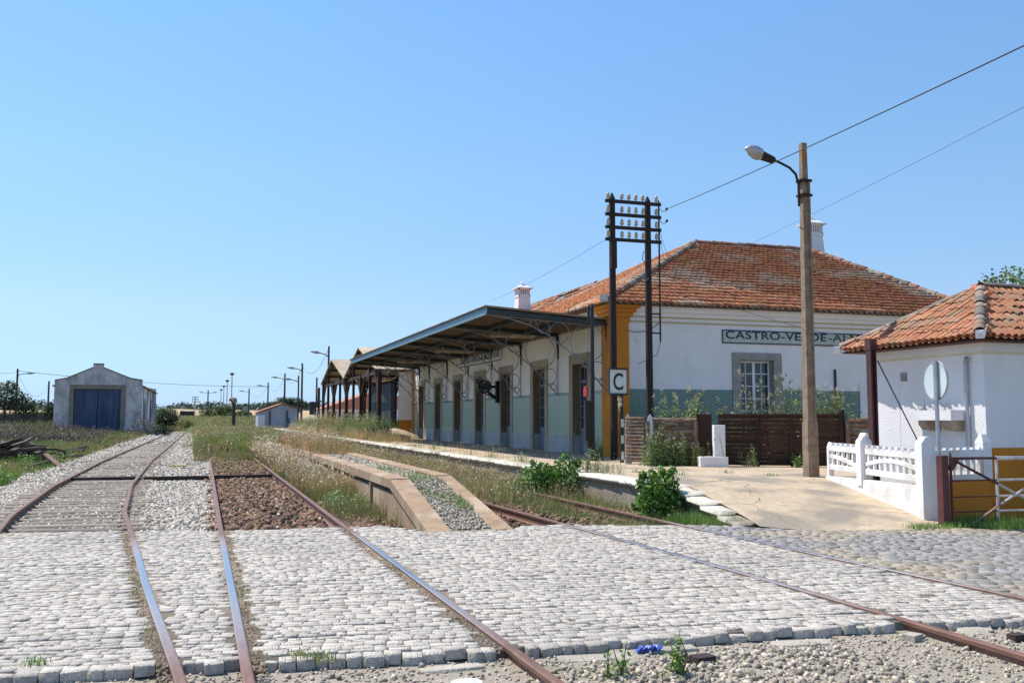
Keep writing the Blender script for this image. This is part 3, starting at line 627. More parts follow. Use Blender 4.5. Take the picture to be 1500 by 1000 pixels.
for a, b in zip([YE + .72] + [o[1] + .3 for o in ops], [o[0] - .3 for o in ops] + [YB - .32]):
    MB().box(XF - .025, XF + .01, a, b, ZP - .05, 1.01).build('plinth_panel', m_plinth, st)
    MB().box(XF - .014, XF + .01, a, b, 1.01, 2.33).build('tiled_dado', m_dadoF, st)
    MB().box(XF - .016, XF + .01, a, b, 2.33, 2.43).build('tile_border', m_bandF, st)
MB().box(XF - .02, XF + .01, YE + .72, YB - .3, 4.43, 4.5).build('cornice_line', mat('brown_patterned_line', (.35, .27, .18), (.2, .15, .1), scale=14), st)
MB().box(XF - .03, XF + .01, YE + .72, YB - .3, 4.5, 5.0).build('frieze', m_cream, st)
for a, b in ((12.08, 15.65), (17.46, 20.4)):
    MB().box(a, b, YE - .014, YE + .01, ZP - .05, 2.35).build('tiled_dado', m_dadoE, st)
    MB().box(a, b, YE - .017, YE + .01, 2.35, 2.45).build('tile_border', m_band, st)
MB().box(20.4, 20.75, YE - .06, YE + .02, ZP - .05, 2.75).build('pilaster', m_white, st)
# end wall cornice
for z0, z1, d, mm in ((4.47, 4.51, .035, m_ochre), (4.51, 4.62, .02, m_white), (4.62, 4.655, .07, m_ochre), (4.655, 4.78, .055, m_white), (4.78, 4.9, .16, m_white), (4.9, 5.0, .24, m_white)):
    MB().box(12.1, 25.6, YE - d, YE + .01, z0, z1).build('cornice', mm, st)
# ochre corner pillars with moulded capitals
for (x0, x1, y0, y1) in ((XF - .06, 12.1, YE - .07, YE + .72), (XF - .06, XF + .05, YB - .3, YB + .06)):
    pm = MB().box(x0, x1, y0, y1, ZP - .1, 4.45)
    if y0 < 30:
        for z0, z1, d in ((4.45, 4.52, .04), (4.52, 4.62, .02), (4.62, 4.74, .1), (4.74, 4.86, .18), (4.86, 5.0, .27)): pm.box(x0 - d, x1 + d, y0 - d, y1 + d * .6, z0, z1)
    else: pm.box(x0 - .1, x1, y0 - .05, y1, 4.45, 4.9)
    pm.build('corner_pillar', m_yel, st)
# door surrounds and doors
def leaf_door(yc):
    a, b = yc - DW, yc + DW
    fr = MB(); fr.box(XF - .035, XF + .02, a - .3, a, ZP - .05, 3.35).box(XF - .035, XF + .02, b, b + .3, ZP - .05, 3.35).box(XF - .035, XF + .02, a - .3, b + .3, 3.35, 3.66)
    fr.build('stone_surround', m_bstn, st)
    rv = MB(); rv.box(XF + .021, XF + .22, b - .03, b + .002, ZP, 3.35).box(XF + .021, XF + .22, a - .002, a + .03, ZP, 3.35).box(XF + .021, XF + .22, a + .03, b - .03, 3.32, 3.352)
    rv.build('stained_reveal', m_rev, st)
    lo = MB().box(XF + .0, XF + .035, b - .045, b - .031, ZP, 1.1).box(XF + .036, XF + .22, b - .045, b - .031, ZP, 1.0); lo.build('reveal_plinth', m_plinth, st)
    dr = MB(); x0, x1 = XF + .22, XF + .28
    dr.box(x0, x1, a + .03, a + .11, ZP, 3.32).box(x0, x1, b - .11, b - .03, ZP, 3.32).box(x0, x1, a + .11, b - .11, 3.24, 3.32).box(x0, x1, a + .11, b - .11, 2.72, 2.82)
    dr.box(x0 - .01, x1 + .01, yc - .05, yc + .05, ZP, 2.72).box(x0, x1, a + .11, yc - .05, ZP + .02, 1.25).box(x0, x1, yc + .05, b - .11, ZP + .02, 1.25)
    for z in (1.6, 1.95, 2.3): dr.box(x0 + .01, x1 - .01, a + .11, yc - .05, z, z + .03).box(x0 + .01, x1 - .01, yc + .05, b - .11, z, z + .03)
    for yy in ((a + .11 + yc - .05) / 2, (b - .11 + yc + .05) / 2): dr.box(x0 + .01, x1 - .01, yy - .014, yy + .014, 1.25, 2.72)
    for yy in (yc - .2, yc + .2): dr.box(x0 + .01, x1 - .01, yy - .014, yy + .014, 2.82, 3.24)
    d = dr.build('door', m_door, st)
    MB().box(x0 + .025, x0 + .032, a + .1, b - .1, 1.25, 3.24).build('glass', m_glass, d)
    MB().tube([(x0 - .05, yc + .02, 1.45), (x0 - .05, yc + .14, 1.45)], .012).build('handle', mat('dark_iron', (.03, .03, .032), (.02, .02, .02), rough=.6), d)
for c in DC: leaf_door(c)
# end wall window
ws = MB(); yy0 = YE - .04
ws.box(15.66, WX0, yy0, YE + .02, WZ0 - .2, 3.62).box(WX1, 17.45, yy0, YE + .02, WZ0 - .2, 3.62).box(WX0, WX1, yy0, YE + .02, WZ1, 3.62).box(WX0, WX1, yy0 - .05, YE + .02, WZ0 - .2, WZ0)
ws.box(WX0 - .001, WX0 + .02, YE + .021, YE + .28, WZ0, WZ1).box(WX1 - .02, WX1 + .001, YE + .021, YE + .28, WZ0, WZ1).box(WX0 + .02, WX1 - .02, YE + .021, YE + .28, WZ1 - .02, WZ1 + .001)
win = ws.build('window', m_gstn, st)
wf = MB(); a, b = WX0 + .02, WX1 - .02; xm = (a + b) / 2; y0, y1 = YE + .2, YE + .25
wf.box(a, a + .06, y0, y1, WZ0, WZ1 - .02).box(b - .06, b, y0, y1, WZ0, WZ1 - .02).box(xm - .05, xm + .05, y0 - .01, y1 + .01, WZ0, WZ1 - .02).box(a + .06, xm - .05, y0, y1, WZ1 - .08, WZ1 - .02).box(xm + .05, b - .06, y0, y1, WZ1 - .08, WZ1 - .02)
for k in range(1, 7):
    z = WZ1 - .05 - k * .39
    if z > WZ0 + .1: wf.box(a + .06, xm - .05, y0 + .01, y1 - .01, z, z + .03).box(xm + .05, b - .06, y0 + .01, y1 - .01, z, z + .03)
for xx in ((a + .06 + xm - .05) / 2, (b - .06 + xm + .05) / 2): wf.box(xx - .015, xx + .015, y0 + .01, y1 - .01, WZ0, WZ1 - .05)
wf.build('window_frame', m_wf, win); MB().box(a, b, y0 + .02, y0 + .026, WZ0, WZ1 - .02).build('glass', m_glass, win)
MB().box(a + .05, b - .05, YE + .33, YE + .335, WZ0, WZ1).build('curtain', m_curt, win)
# small fittings on the end wall
MB().tube([(19.45, YE - .05, 2.0), (19.45, YE - .05, 3.15)], .035, 8).build('vent_pipe', mat('black_pipe', (.03, .03, .03), (.02, .02, .02)), st)
MB().box(12.35, 12.55, YE - .03, YE, 3.85, 4.05).build('wall_box', m_white, st)
MB().tube([(12.0, YE - .09, 4.2), (12.4, YE - .03, 4.16), (12.8, YE - .03, 4.22), (13.1, YE - .03, 4.42), (13.2, YE - .05, 4.6)], .012, 5).build('wall_cable', mat('grey_cable', (.2, .2, .22), (.15, .15, .16)), st)

# ---- roof
m_tile = mat('weathered_red_tile', (.47, .165, .06), (.31, .105, .042), scale=8, island=.2, hue=.01, rough=.85, col3=(.44, .27, .17), scale3=.6, bump=.4, bscale=50)
m_under = mat('roof_underlay', (.16, .06, .035), (.1, .045, .03), scale=3)
m_mortar = mat('pale_mortar', (.66, .63, .58), (.5, .46, .42), scale=8, bump=.5, bscale=40)
roof = MB(); ex, ey, ez = 11.2, 25.1, 5.02
A1, A2 = (18.2, 32.1, 8.42), (23.4, 32.1, 8.42); dz = -.05
roof.poly([(ex, ey, ez + dz), (25.8, ey, ez + dz), (A2[0], A2[1], A2[2] + dz), (A1[0], A1[1], A1[2] + dz)])
roof.poly([(ex, 39.1, ez + dz), (ex, ey, ez + dz), (A1[0], A1[1], A1[2] + dz)])
roof.poly([(25.8, 39.1, ez + dz), (ex, 39.1, ez + dz), (A1[0], A1[1], A1[2] + dz), (A2[0], A2[1], A2[2] + dz)])
roof.poly([(25.8, ey, ez + dz), (25.8, 39.1, ez + dz), (A2[0], A2[1], A2[2] + dz)])
RX, RZ = 16.1, 7.36
roof.poly([(ex, 53.8, ez + dz), (ex, 36, ez + dz), (RX, 36, RZ + dz), (RX, 49.4, RZ + dz)]); roof.poly([(21, 36, ez + dz), (21, 53.8, ez + dz), (RX, 49.4, RZ + dz), (RX, 36, RZ + dz)]); roof.poly([(21, 53.8, ez + dz), (ex, 53.8, ez + dz), (RX, 49.4, RZ + dz)])
roof.poly([(ex, ey, ez - .07), (ex, 53.8, ez - .07), (XF + .1, 53.8, ez - .07), (XF + .1, ey, ez - .07)]); roof.poly([(ex, ey, ez - .071), (25.8, ey, ez - .071), (30.4, YE + .1, ez - .071), (ex, YE + .1, ez - .071)])
rf = roof.build('roof', m_under, st)
def tile_proto():
    """one interlocking clay tile, 1 wide (u), 1 long (v), waved, lower lip raised"""
    us = np.linspace(0, 1, 8); zs = np.array([.1, .12, .02, 0, .03, .22, .3, .12]) * .19
    rows = [(0, -.5, -.04), (0, .12, .0), (1.1, .0, .0)]
    V = [(u - .5, v, z + dz_ * .5 + RNG.normal(0, .004)) for v, dz_, _ in rows for u, z in zip(us, zs)]
    F = [(r * 8 + k, r * 8 + k + 1, (r + 1) * 8 + k + 1, (r + 1) * 8 + k) for r in range(2) for k in range(7)]
    return np.array(V), np.array(F)
TP = [tile_proto() for _ in range(4)]
def tile_slope(O, U, Vv, polyuv, pu, pv, jit=.012, lift=.085):
    O, U, Vv = np.array(O, float), np.array(U, float), np.array(Vv, float); U /= np.linalg.norm(U); Vv /= np.linalg.norm(Vv); Nn = np.cross(U, Vv)
    if Nn[2] < 0: Nn = -Nn
    px = [p[0] for p in polyuv]; py = [p[1] for p in polyuv]
    def inside(u, v):
        c = False; j = len(px) - 1
        for i in range(len(px)):
            if (py[i] > v) != (py[j] > v) and u < (px[j] - px[i]) * (v - py[i]) / (py[j] - py[i]) + px[i]: c = not c
            j = i
        return c
    T = []; Lc = []; v = -.03; row = 0
    while v < max(py):
        u = min(px) + pu / 2
        while u < max(px):
            if inside(u, max(v + pv * .35, .02)):
                c = O + U * u + Vv * (v + RNG.normal(0, jit)) + Nn * (RNG.normal(.0, jit * .5) + .012)
                a = RNG.normal(0, .012)
                X_ = (U + Vv * a) * pu; Y_ = (Vv - U * a) * pv - Nn * lift * .0; Z_ = Nn * .22
                Y_ = Y_ - Nn * (lift * .55)
                c = c + Nn * lift * .55
                T.append(np.stack([X_, Y_, Z_], 1)); Lc.append(c)
            u += pu
        v += pv; row += 1
    return T, Lc
T = []; Lc = []
def addt(r): T.extend(r[0]); Lc.extend(r[1])
sl = math.hypot(7.0, 3.4); dv = (0, 7.0, 3.4)
addt(tile_slope((ex, ey, ez), (1, 0, 0), dv, [(0, 0), (14.6, 0), (12.2, sl), (7, sl)], .2, .33))
addt(tile_slope((ex, 39.1, ez), (0, -1, 0), (7.0, 0, 3.4), [(0, 0), (14, 0), (7, sl)], .2, .33))
s2 = math.hypot(4.9, 2.34)
addt(tile_slope((ex, 53.8, ez), (0, -1, 0), (4.9, 0, 2.34), [(0, 0), (17.5, 0), (12.6, s2), (4.4, s2)], .2, .33))
print('station tiles', len(Lc))
pieces('roof_tile', 'roof_tiles', TP, T, Lc, rf, m_tile)
# ridge and hip caps, each tile a half round
def cap_proto():
    us = np.linspace(-1, 1, 7); V = []
    for v, r in ((0, 1.08), (.02, 1.12), (1.12, .92)):
        for k in range(7): a = PI * k / 6; V.append((-math.cos(a) * r * .5, v, math.sin(a) * r * .42))
    F = [(i * 7 + k, i * 7 + k + 1, (i + 1) * 7 + k + 1, (i + 1) * 7 + k) for i in range(2) for k in range(6)]
    return np.array(V), np.array(F)
CAP = [cap_proto()]
def caps(p0, p1, wd, ln, T, Lc, off=.02):
    p0, p1 = Vector(p0), Vector(p1); d = (p1 - p0); n = max(1, int(d.length / ln)); d.normalize(); a = d.cross(Vector((0, 0, 1))).normalized(); u = a.cross(d)
    for i in range(n):
        c = p0 + d * (i * ln) + u * (off + RNG.normal(0, .008)); T.append(np.stack([np.array(a) * wd, np.array(d) * ln, np.array(u) * wd], 1)); Lc.append(np.array(c))
T = []; Lc = []
caps((ex, ey, ez + .04), A1, .26, .38, T, Lc); caps(A1, A2, .26, .38, T, Lc); caps((25.8, ey, ez + .04), A2, .26, .38, T, Lc); caps((ex, 39.1, ez + .04), A1, .26, .38, T, Lc)
caps((RX, 37, RZ), (RX, 49.4, RZ), .26, .38, T, Lc); caps((ex, 53.8, ez + .04), (RX, 49.4, RZ), .26, .38, T, Lc)
m_cap = mat('lichened_ridge_tile', (.42, .17, .09), (.24, .16, .11), scale=4, island=.35, hue=.015, col3=(.3, .3, .24), scale3=1.2, bump=.5, bscale=40)
pieces('ridge_tile', 'ridge_tiles', CAP, T, Lc, rf, m_cap)
# mortared under-tiles along the eaves
T = []; Lc = []
for k in range(64): T.append([[.2, 0, 0], [0, .2, 0], [0, 0, -.2]]); Lc.append((ex + .1 + k * .225, ey - .05, ez + .035))
for k in range(120): T.append([[0, .2, 0], [-.2, 0, 0], [0, 0, -.16]]); Lc.append((ex - .02, ey + .1 + k * .225, ez + .035))
pieces('eaves_tile', 'eaves_tiles', CAP, T, Lc, rf, m_mortar, nmax=90)
MB().box(ex - .22, ex + .02, ey - .2, ey - .02, ez - .02, ez + .16, .78).build('corner_block', m_mortar, rf)
# chimneys
def chimney(x, y, zb, zt, wd):
    h = zt - zb; c = MB(); c.frustum(x, y, zb, zb + h * .56, wd * 1.0, wd * 1.0, wd * .78, wd * .78)
    c.box(x - wd * .43, x + wd * .43, y - wd * .43, y + wd * .43, zb + h * .56, zb + h * .6)
    ch = c.build('chimney', m_white, rf)
    g = MB(); z0, z1 = zb + h * .6, zb + h * .78; q = wd * .4
    g.box(x - q, x + q, y - q, y + q, z0, z0 + .06).box(x - q, x + q, y - q, y + q, z1 - .05, z1)
    for s1 in (-1, 1):
        for s2_ in (-1, 1): g.box(x + s1 * q - (.2 * q if s1 > 0 else -.0), x + s1 * q + (.2 * q if s1 < 0 else 0), y + s2_ * q - (.2 * q if s2_ > 0 else 0), y + s2_ * q + (.2 * q if s2_ < 0 else 0), z0, z1)
    for k in range(-2, 3):
        for s1 in (-1, 1): g.box(x + k * q * .3 - q * .07, x + k * q * .3 + q * .07, y + s1 * q - (.06 if s1 > 0 else 0), y + s1 * q + (.06 if s1 < 0 else 0), z0 + .06, z1 - .05); g.box(x + s1 * q - (.06 if s1 > 0 else 0), x + s1 * q + (.06 if s1 < 0 else 0), y + k * q * .3 - q * .07, y + k * q * .3 + q * .07, z0 + .061, z1 - .051)
    g.build('chimney_grille', m_white, rf); MB().box(x - q * .7, x + q * .7, y - q * .7, y + q * .7, z0, z1).build('chimney_flue', mat('flue_black', (.03, .03, .03), (.02, .02, .02)), rf)  # solid black block inside the grille
    t = MB(); t.box(x - wd * .56, x + wd * .56, y - wd * .56, y + wd * .56, z1, z1 + h * .025); t.frustum(x, y, z1 + h * .025, z1 + h * .09, wd * 1.0, wd * 1.0, wd * .5, wd * .5)
    t.frustum(x, y, z1 + h * .09, z1 + h * .12, wd * .4, wd * .4, wd * .3, wd * .3)
    t.lathe([(wd * .1, 0), (wd * .05, h * .02), (wd * .1, h * .035), (wd * .12, h * .055), (wd * .07, h * .08), (.005, h * .11)], (x, y, z1 + h * .115), 10); t.build('chimney_cap', m_white, rf)
chimney(23.95, 32.6, 7.9, 10.05, .78)
chimney(14.4, 42.0, 6.3, 8.12, .72)
# white wing wall at the far end with its little tiled roof
MB().box(10.78, 11.52, 53.46, 53.8, ZP, 1.46).build('wing_dado', m_yel, st); MB().box(10.79, 11.52, 53.47, 53.8, 1.46, 4.25).build('wing_wall', m_white, st)
MB().prism([(9.3, 53.3, 4.45), (9.3, 54.6, 4.72), (9.3, 54.6, 4.65), (9.3, 53.3, 4.38)], (2.3, 0, 0)).build('wing_roof', mat('pale_tile', (.55, .36, .26), (.4, .22, .15), scale=6), st)

# ---- canopy
cn = thing('platform_canopy', (9.6, 38.8, 4.6), 'long lean-to platform canopy on scrolled iron brackets with a pale blue fascia', 'canopy')
m_iron = mat('black_green_iron', (.03, .045, .045), (.018, .025, .028), scale=4, rough=.5)
m_scroll = mat('grey_wrought_iron', (.24, .25, .27), (.16, .17, .18), scale=6, rough=.45)
m_blue = mat('pale_blue_paint', (.24, .38, .46), (.15, .27, .34), scale=3, stretch=(2, 2, 2), rough=.5)
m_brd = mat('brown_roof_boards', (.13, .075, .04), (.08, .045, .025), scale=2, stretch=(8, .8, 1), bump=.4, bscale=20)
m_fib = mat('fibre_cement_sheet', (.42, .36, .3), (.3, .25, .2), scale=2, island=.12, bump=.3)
CX, CXW, CY0, CY1 = 7.75, 11.58, 25.75, 51.85
cz = lambda x: 4.74 - (x - CX) * .066
# corrugated roofing sheets
nsh = 27; w_ = (CY1 - CY0 + .3) / nsh
for k in range(nsh):
    y0 = CY0 - .15 + k * w_; V = []; F = []; nn = 9
    for i in range(nn): V += [(CX - .12, y0 + w_ * 1.02 * i / (nn - 1), cz(CX - .12) + .06 + .018 * math.cos(i * PI) + .002 * (k % 2)), (CXW, y0 + w_ * 1.02 * i / (nn - 1), cz(CXW) + .06 + .018 * math.cos(i * PI) + .002 * (k % 2))]
    F = [(2 * i, 2 * i + 1, 2 * i + 3, 2 * i + 2) for i in range(nn - 1)]
    MB().add(V, F).build('roofing_sheet', m_fib, cn)
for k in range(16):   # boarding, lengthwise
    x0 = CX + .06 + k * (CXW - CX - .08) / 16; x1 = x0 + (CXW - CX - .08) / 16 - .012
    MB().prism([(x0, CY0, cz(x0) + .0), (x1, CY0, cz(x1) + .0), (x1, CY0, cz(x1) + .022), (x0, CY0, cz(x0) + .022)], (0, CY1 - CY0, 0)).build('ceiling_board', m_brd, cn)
MB().box(CX - .03, CX + .02, CY0, CY1, 4.58, 4.74).box(CX - .07, CX + .02, CY0, CY1, 4.565, 4.6).box(CX - .06, CX + .02, CY0, CY1, 4.735, 4.765).build('fascia', m_blue, cn)
for yy in (CY0, CY1 - .06): MB().prism([(CX, yy, 4.6), (CXW, yy, cz(CXW) - .14), (CXW, yy, cz(CXW) + .05), (CX, yy, 4.79)], (0, .06, 0)).build('end_beam', m_iron, cn)
for x0 in (9.0, 10.3): MB().box(x0, x0 + .1, CY0 + .06, CY1 - .06, cz(x0) - .14, cz(x0) - .02).build('purlin', m_iron, cn)
bry = [25.84, 30.0, 33.95, 37.8, 41.5, 45.4, 49.3, 51.75]
for yb in bry:
    if 26 < yb < 51: MB().prism([(CX + .02, yb - .04, 4.6), (CXW, yb - .04, cz(CXW) - .13), (CXW, yb - .04, cz(CXW) - .01), (CX + .02, yb - .04, 4.72)], (0, .08, 0)).build('rafter', m_iron, cn)
    br = MB(); q = .017
    br.tube([(7.8, yb, 4.58), (8.55, yb, 4.46), (9.1, yb, 4.3), (9.62, yb, 4.06), (10.48, yb, 3.44), (11.05, yb, 2.92), (11.54, yb, 2.38)], q * 1.15, 5)
    br.tube([(7.8, yb, 4.57), (8.6, yb, 4.52), (CXW - .03, yb, cz(CXW) - .17)], q, 5); br.tube([(11.55, yb, 4.3), (11.55, yb, 2.36)], q, 5)
    for cx_, cz_, r_ in ((9.52, 4.26, .185), (10.02, 4.1, .31), (10.93, 3.83, .55), (11.24, 3.0, .27), (11.41, 2.64, .1), (9.2, 4.36, .1)): br.ring((cx_, yb, cz_), r_, .014, n=26, m=4)
    br.build('bracket', m_scroll, cn)
    MB().prism([(11.5, yb - .03, 4.4), (11.6, yb - .03, 4.4), (11.6, yb - .03, 3.6), (11.565, yb - .03, 3.6)], (0, .06, 0)).build('wall_plate', m_iron, cn)
m_lamp = mat('rusty_lamp_casing', (.5, .45, .36), (.25, .13, .07), scale=5, rough=.6)
for yy in (28.5, 36.0, 43.5): MB().box(8.7, 10.2, yy, yy + .12, 4.2, 4.26).box(8.75, 10.15, yy + .03, yy + .09, 4.16, 4.2).tube([(9.0, yy + .06, 4.25), (9.0, yy + .06, 4.6)], .01, 4).tube([(9.9, yy + .06, 4.25), (9.9, yy + .06, 4.55)], .01, 4).build('strip_lamp', m_lamp, cn)

# ---- name signs
m_sgn = mat('sign_tile_ground', (.5, .52, .46), (.4, .42, .38), scale=6, rough=.4)
m_ink = mat('black_sign_ink', (.012, .014, .025), (.01, .01, .02), rough=.4); m_navy = mat('navy_border', (.02, .025, .07), (.02, .02, .05), rough=.4)
NAME = 'CASTRO-VERDE-ALMOD\u00d4VAR'
sg = thing('station_name_sign', (15.3, YE - .02, 4.1), 'long tiled name board high on the shaded end wall, pale ground with black capitals', 'name sign')
MB().box(15.31, 23.1, YE - .03, YE, 3.9, 4.33).build('board', m_sgn, sg)
MB().box(15.31, 23.1, YE - .036, YE - .029, 3.9, 3.94).box(15.31, 23.1, YE - .036, YE - .029, 4.29, 4.33).box(15.31, 15.35, YE - .036, YE - .029, 3.94, 4.29).build('border', m_navy, sg)
def fit_text(s, name, m, parent, size, width, place, bold=0.006, ext=.004):
    o, w1 = text_part(s, name, Matrix.Identity(4), size, m, parent, ext, 1.0, 1.06, bold); bpy.data.objects.remove(o)
    return text_part(s, name, place, size, m, parent, ext, width / w1, 1.06, bold)[0]
PE = Matrix(((1, 0, 0, 15.42), (0, 0, -1, YE - .034), (0, 1, 0, 3.99), (0, 0, 0, 1)))
fit_text('CASTRO-VERDE', 'lettering', m_ink, sg, .34, 3.72, PE, .005)
PE2 = Matrix(((1, 0, 0, 19.22), (0, 0, -1, YE - .034), (0, 1, 0, 3.99), (0, 0, 0, 1)))
fit_text('-ALMOD\u00d4VAR', 'lettering', m_ink, sg, .34, 3.6, PE2, .001)
sg = thing('station_name_sign', (XF, 39, 4.1), 'name board under the canopy on the platform front, black capitals seen at a slant', 'name sign')
MB().box(XF - .07, XF - .03, 36.4, 42.85, 3.94, 4.4).build('board', m_wf, sg)
MB().box(XF - .076, XF - .069, 36.4, 42.85, 3.94, 3.98).box(XF - .076, XF - .069, 36.4, 42.85, 4.36, 4.4).build('border', m_navy, sg)
PF = Matrix(((0, 0, -1, XF - .072), (-1, 0, 0, 42.7), (0, 1, 0, 4.02), (0, 0, 0, 1)))
fit_text(NAME, 'lettering', m_ink, sg, .36, 6.15, PF, .008)
# ---- platform clock on a wall bracket
ck = thing('platform_clock', (10.9, 36.7, 2.8), 'round black double-faced clock on an iron bracket under the canopy', 'clock')
m_blk = mat('black_paint', (.012, .012, .014), (.01, .01, .01), rough=.45); m_face = mat('clock_face', (.55, .55, .52), (.45, .45, .43), rough=.4)
def disc(mb, c, r, y0, y1, n=24): mb.prism([(c[0] + r * math.cos(2 * PI * k / n), y0, c[2] + r * math.sin(2 * PI * k / n)) for k in range(n)], (0, y1 - y0, 0)); return mb
cc = (10.9, 0, 2.86)
disc(MB(), cc, .28, 36.55, 36.85).build('case', m_blk, ck)
disc(MB(), cc, .245, 36.53, 36.552).build('face', m_blk, ck)
nm = MB()
for k in range(12):
    a = k * PI / 6; nm.beam((cc[0] + .135 * math.sin(a), 36.525, cc[2] + .135 * math.cos(a)), (cc[0] + .225 * math.sin(a), 36.525, cc[2] + .225 * math.cos(a)), .045, .006)
nm.build('hour_marks', m_face, ck)
MB().beam((cc[0], 36.518, cc[2]), (cc[0] - .1, 36.518, cc[2] + .12), .03, .006).beam((cc[0], 36.518, cc[2]), (cc[0] + .16, 36.518, cc[2] + .1), .02, .006).build('hands', m_face, ck)
MB().beam((11.2, 36.7, 2.86), (11.58, 36.7, 2.86), .1, .1).beam((11.1, 36.7, 2.6), (11.58, 36.7, 2.3), .12, .12).box(11.4, 11.58, 36.6, 36.8, 2.2, 3.1).build('bracket', m_blk, ck)

# ================================================================== POLES, SIGNS, FENCES
m_creo = mat('creosoted_pole', (.035, .022, .018), (.018, .012, .01), scale=4, bump=.5, bscale=30, stretch=(4, 4, .6))
m_insu = mat('white_porcelain', (.6, .5, .36), (.4, .33, .24), scale=10, rough=.25)
# ---- twin telegraph pole with four crossarms
tw = thing('telegraph_pole', (11.5, 24.0, ZP), 'black twin telegraph pole with four crossarms full of pale insulators beside the station corner', 'telegraph pole')
def tp(x, zt, nm='pole'): MB().tube([(x, 24, ZP - .3), (x, 24, 4), (x, 24, zt - .16), (x, 24, zt)], [.105, .1, .09, .02], 10).build(nm, m_creo, tw)
tp(10.93, 7.98); tp(12.05, 7.96)
for k, z in enumerate((7.72, 7.34, 6.97, 6.62)):
    MB().box(10.68, 12.42, 23.86, 23.94, z - .045, z + .045).build('crossarm', m_creo, tw)
    for x in (10.76, 11.19, 11.41, 11.63, 11.85, 12.28):
        i = MB().lathe([(.014, -.08), (.014, .04), (.045, .04), (.065, .07), (.045, .1), (.06, .13), (.04, .18), (.014, .21)], (x, 23.9, z + .045), 8).build('insulator', m_insu, tw, smooth=True)
MB().tube([(12.4, 23.98, 7.85), (12.4, 23.98, 3.75)], .028, 6).tube([(12.4, 23.98, 3.75), (12.4, 24.2, 3.4), (12.4, 25.4, 3.2)], .01, 5).build('cable_pipe', m_creo, tw)
for z in (4.55, 4.0): MB().box(12.05, 12.42, 23.96, 24.0, z - .02, z + .02).build('pipe_clamp', m_creo, tw)
for z in (7.6, 7.25):
    hk = [(12.4 + .05 + .09 * (1 - math.cos(a)), 23.95, z - .06 * math.sin(a)) for a in np.linspace(0, PI, 7)]
    MB().tube([(12.38, 23.95, z)] + hk, .01, 5).lathe([(.03, -.03), (.045, 0), (.03, .04)], (12.64, 23.95, z + .02), 8).build('hook_insulator', m_insu if False else m_creo, tw)
MB().tube([(11.95, 23.88, 6.35), (11.83, 23.86, 6.3), (11.8, 23.86, 6.1), (11.95, 23.88, 5.9)], .012, 5).tube([(12.0, 23.87, 5.55), (11.9, 23.85, 5.45), (12.0, 23.87, 5.3)], .03, 5).build('loose_wire', m_creo, tw)
MB().box(10.84, 11.02, 23.88, 23.93, 5.8, 6.6).build('splice_plate', m_creo, tw)

# ---- black signal mechanism post in front of the canopy end
m_red = mat('red_enamel', (.35, .015, .012), (.38, .015, .01), rough=.35)
sp = thing('signal_post', (10.12, 23.6, ZP), 'slim black signal post with a lever box and a red disc before the canopy end', 'signal post')
MB().tube([(10.12, 23.6, ZP - .1), (10.12, 23.6, 4.62), (10.12, 23.6, 4.72)], [.062, .055, .02], 8).build('post', m_blk, sp)
MB().tube([(10.02, 23.5, 4.7), (9.96, 23.5, 4.5), (10.02, 23.5, 4.3)], .012, 5).box(9.94, 10.0, 23.47, 23.53, 4.25, 4.62).tube([(9.97, 23.5, 4.25), (9.93, 23.5, 2.5)], .006, 4).build('pulley_and_wire', m_blk, sp)
MB().box(9.86, 10.05, 23.5, 23.62, .98, 2.05).box(9.92, 10.04, 23.48, 23.64, .75, .98).build('lever_box', m_blk, sp)
MB().prism([(9.86, 23.53 + .12 * math.cos(k * PI / 9), 2.3 + .15 * math.sin(k * PI / 9)) for k in range(18)], (.05, 0, 0)).build('disc', m_red, sp); MB().tube([(9.9, 23.53, 2.62), (9.9, 23.53, 2.05)], .015, 5).build('disc_spindle', m_blk, sp)

# ---- square C sign on its chequered post
cs = thing('signal_sign', (10.35, 22.4, ZP), 'square white board with a black letter C on a black and white banded post', 'railway sign')
m_wht = mat('white_enamel', (.7, .72, .68), (.6, .62, .58), scale=4, rough=.4)
MB().tube([(10.43, 22.42, ZP - .2), (10.43, 22.42, 2.2)], .052, 8).build('post', m_blk, cs)
for z in (.5, .92, 1.34): MB().box(10.395, 10.465, 22.355, 22.365, z + .0, z + .21).build('white_band', m_wht, cs)
MB().box(10.05, 10.53, 22.3, 22.33, 2.22, 2.84).build('board', m_wht, cs)
MB().box(10.03, 10.55, 22.25, 22.37, 2.84, 2.885).box(10.03, 10.55, 22.25, 22.37, 2.175, 2.22).box(10.03, 10.05, 22.29, 22.36, 2.22, 2.84).box(10.53, 10.545, 22.29, 22.36, 2.22, 2.84).build('frame', m_blk, cs)
o, w1 = text_part('C', 'lettering', Matrix.Identity(4), .6, m_blk, cs, .003, 1, 1, .008); hC = max(v.co.y for v in o.data.vertices) - min(v.co.y for v in o.data.vertices); y0C = min((v.co + WPOS[cs.name]).y for v in o.data.vertices); x0C = min((v.co + WPOS[cs.name]).x for v in o.data.vertices); bpy.data.objects.remove(o)
text_part('C', 'lettering', Matrix(((.28 / w1, 0, 0, 10.15 - x0C * .28 / w1), (0, 0, -1, 22.295), (0, .45 / hC, 0, 2.305 - y0C * .45 / hC), (0, 0, 0, 1))), .6, m_blk, cs, .003, 1, 1, .008)
jitter(MB().lathe([(.05, 0), (.07, .05), (.05, .12), (.06, .2), (.03, .26)], (10.36, 22.34, 1.88), 7), .03, 14).tube([(10.36, 22.3, 2.0), (10.3, 22.28, 1.85), (10.31, 22.28, 1.75)], .02, 5).build('porcelain_clamp', m_insu, cs)

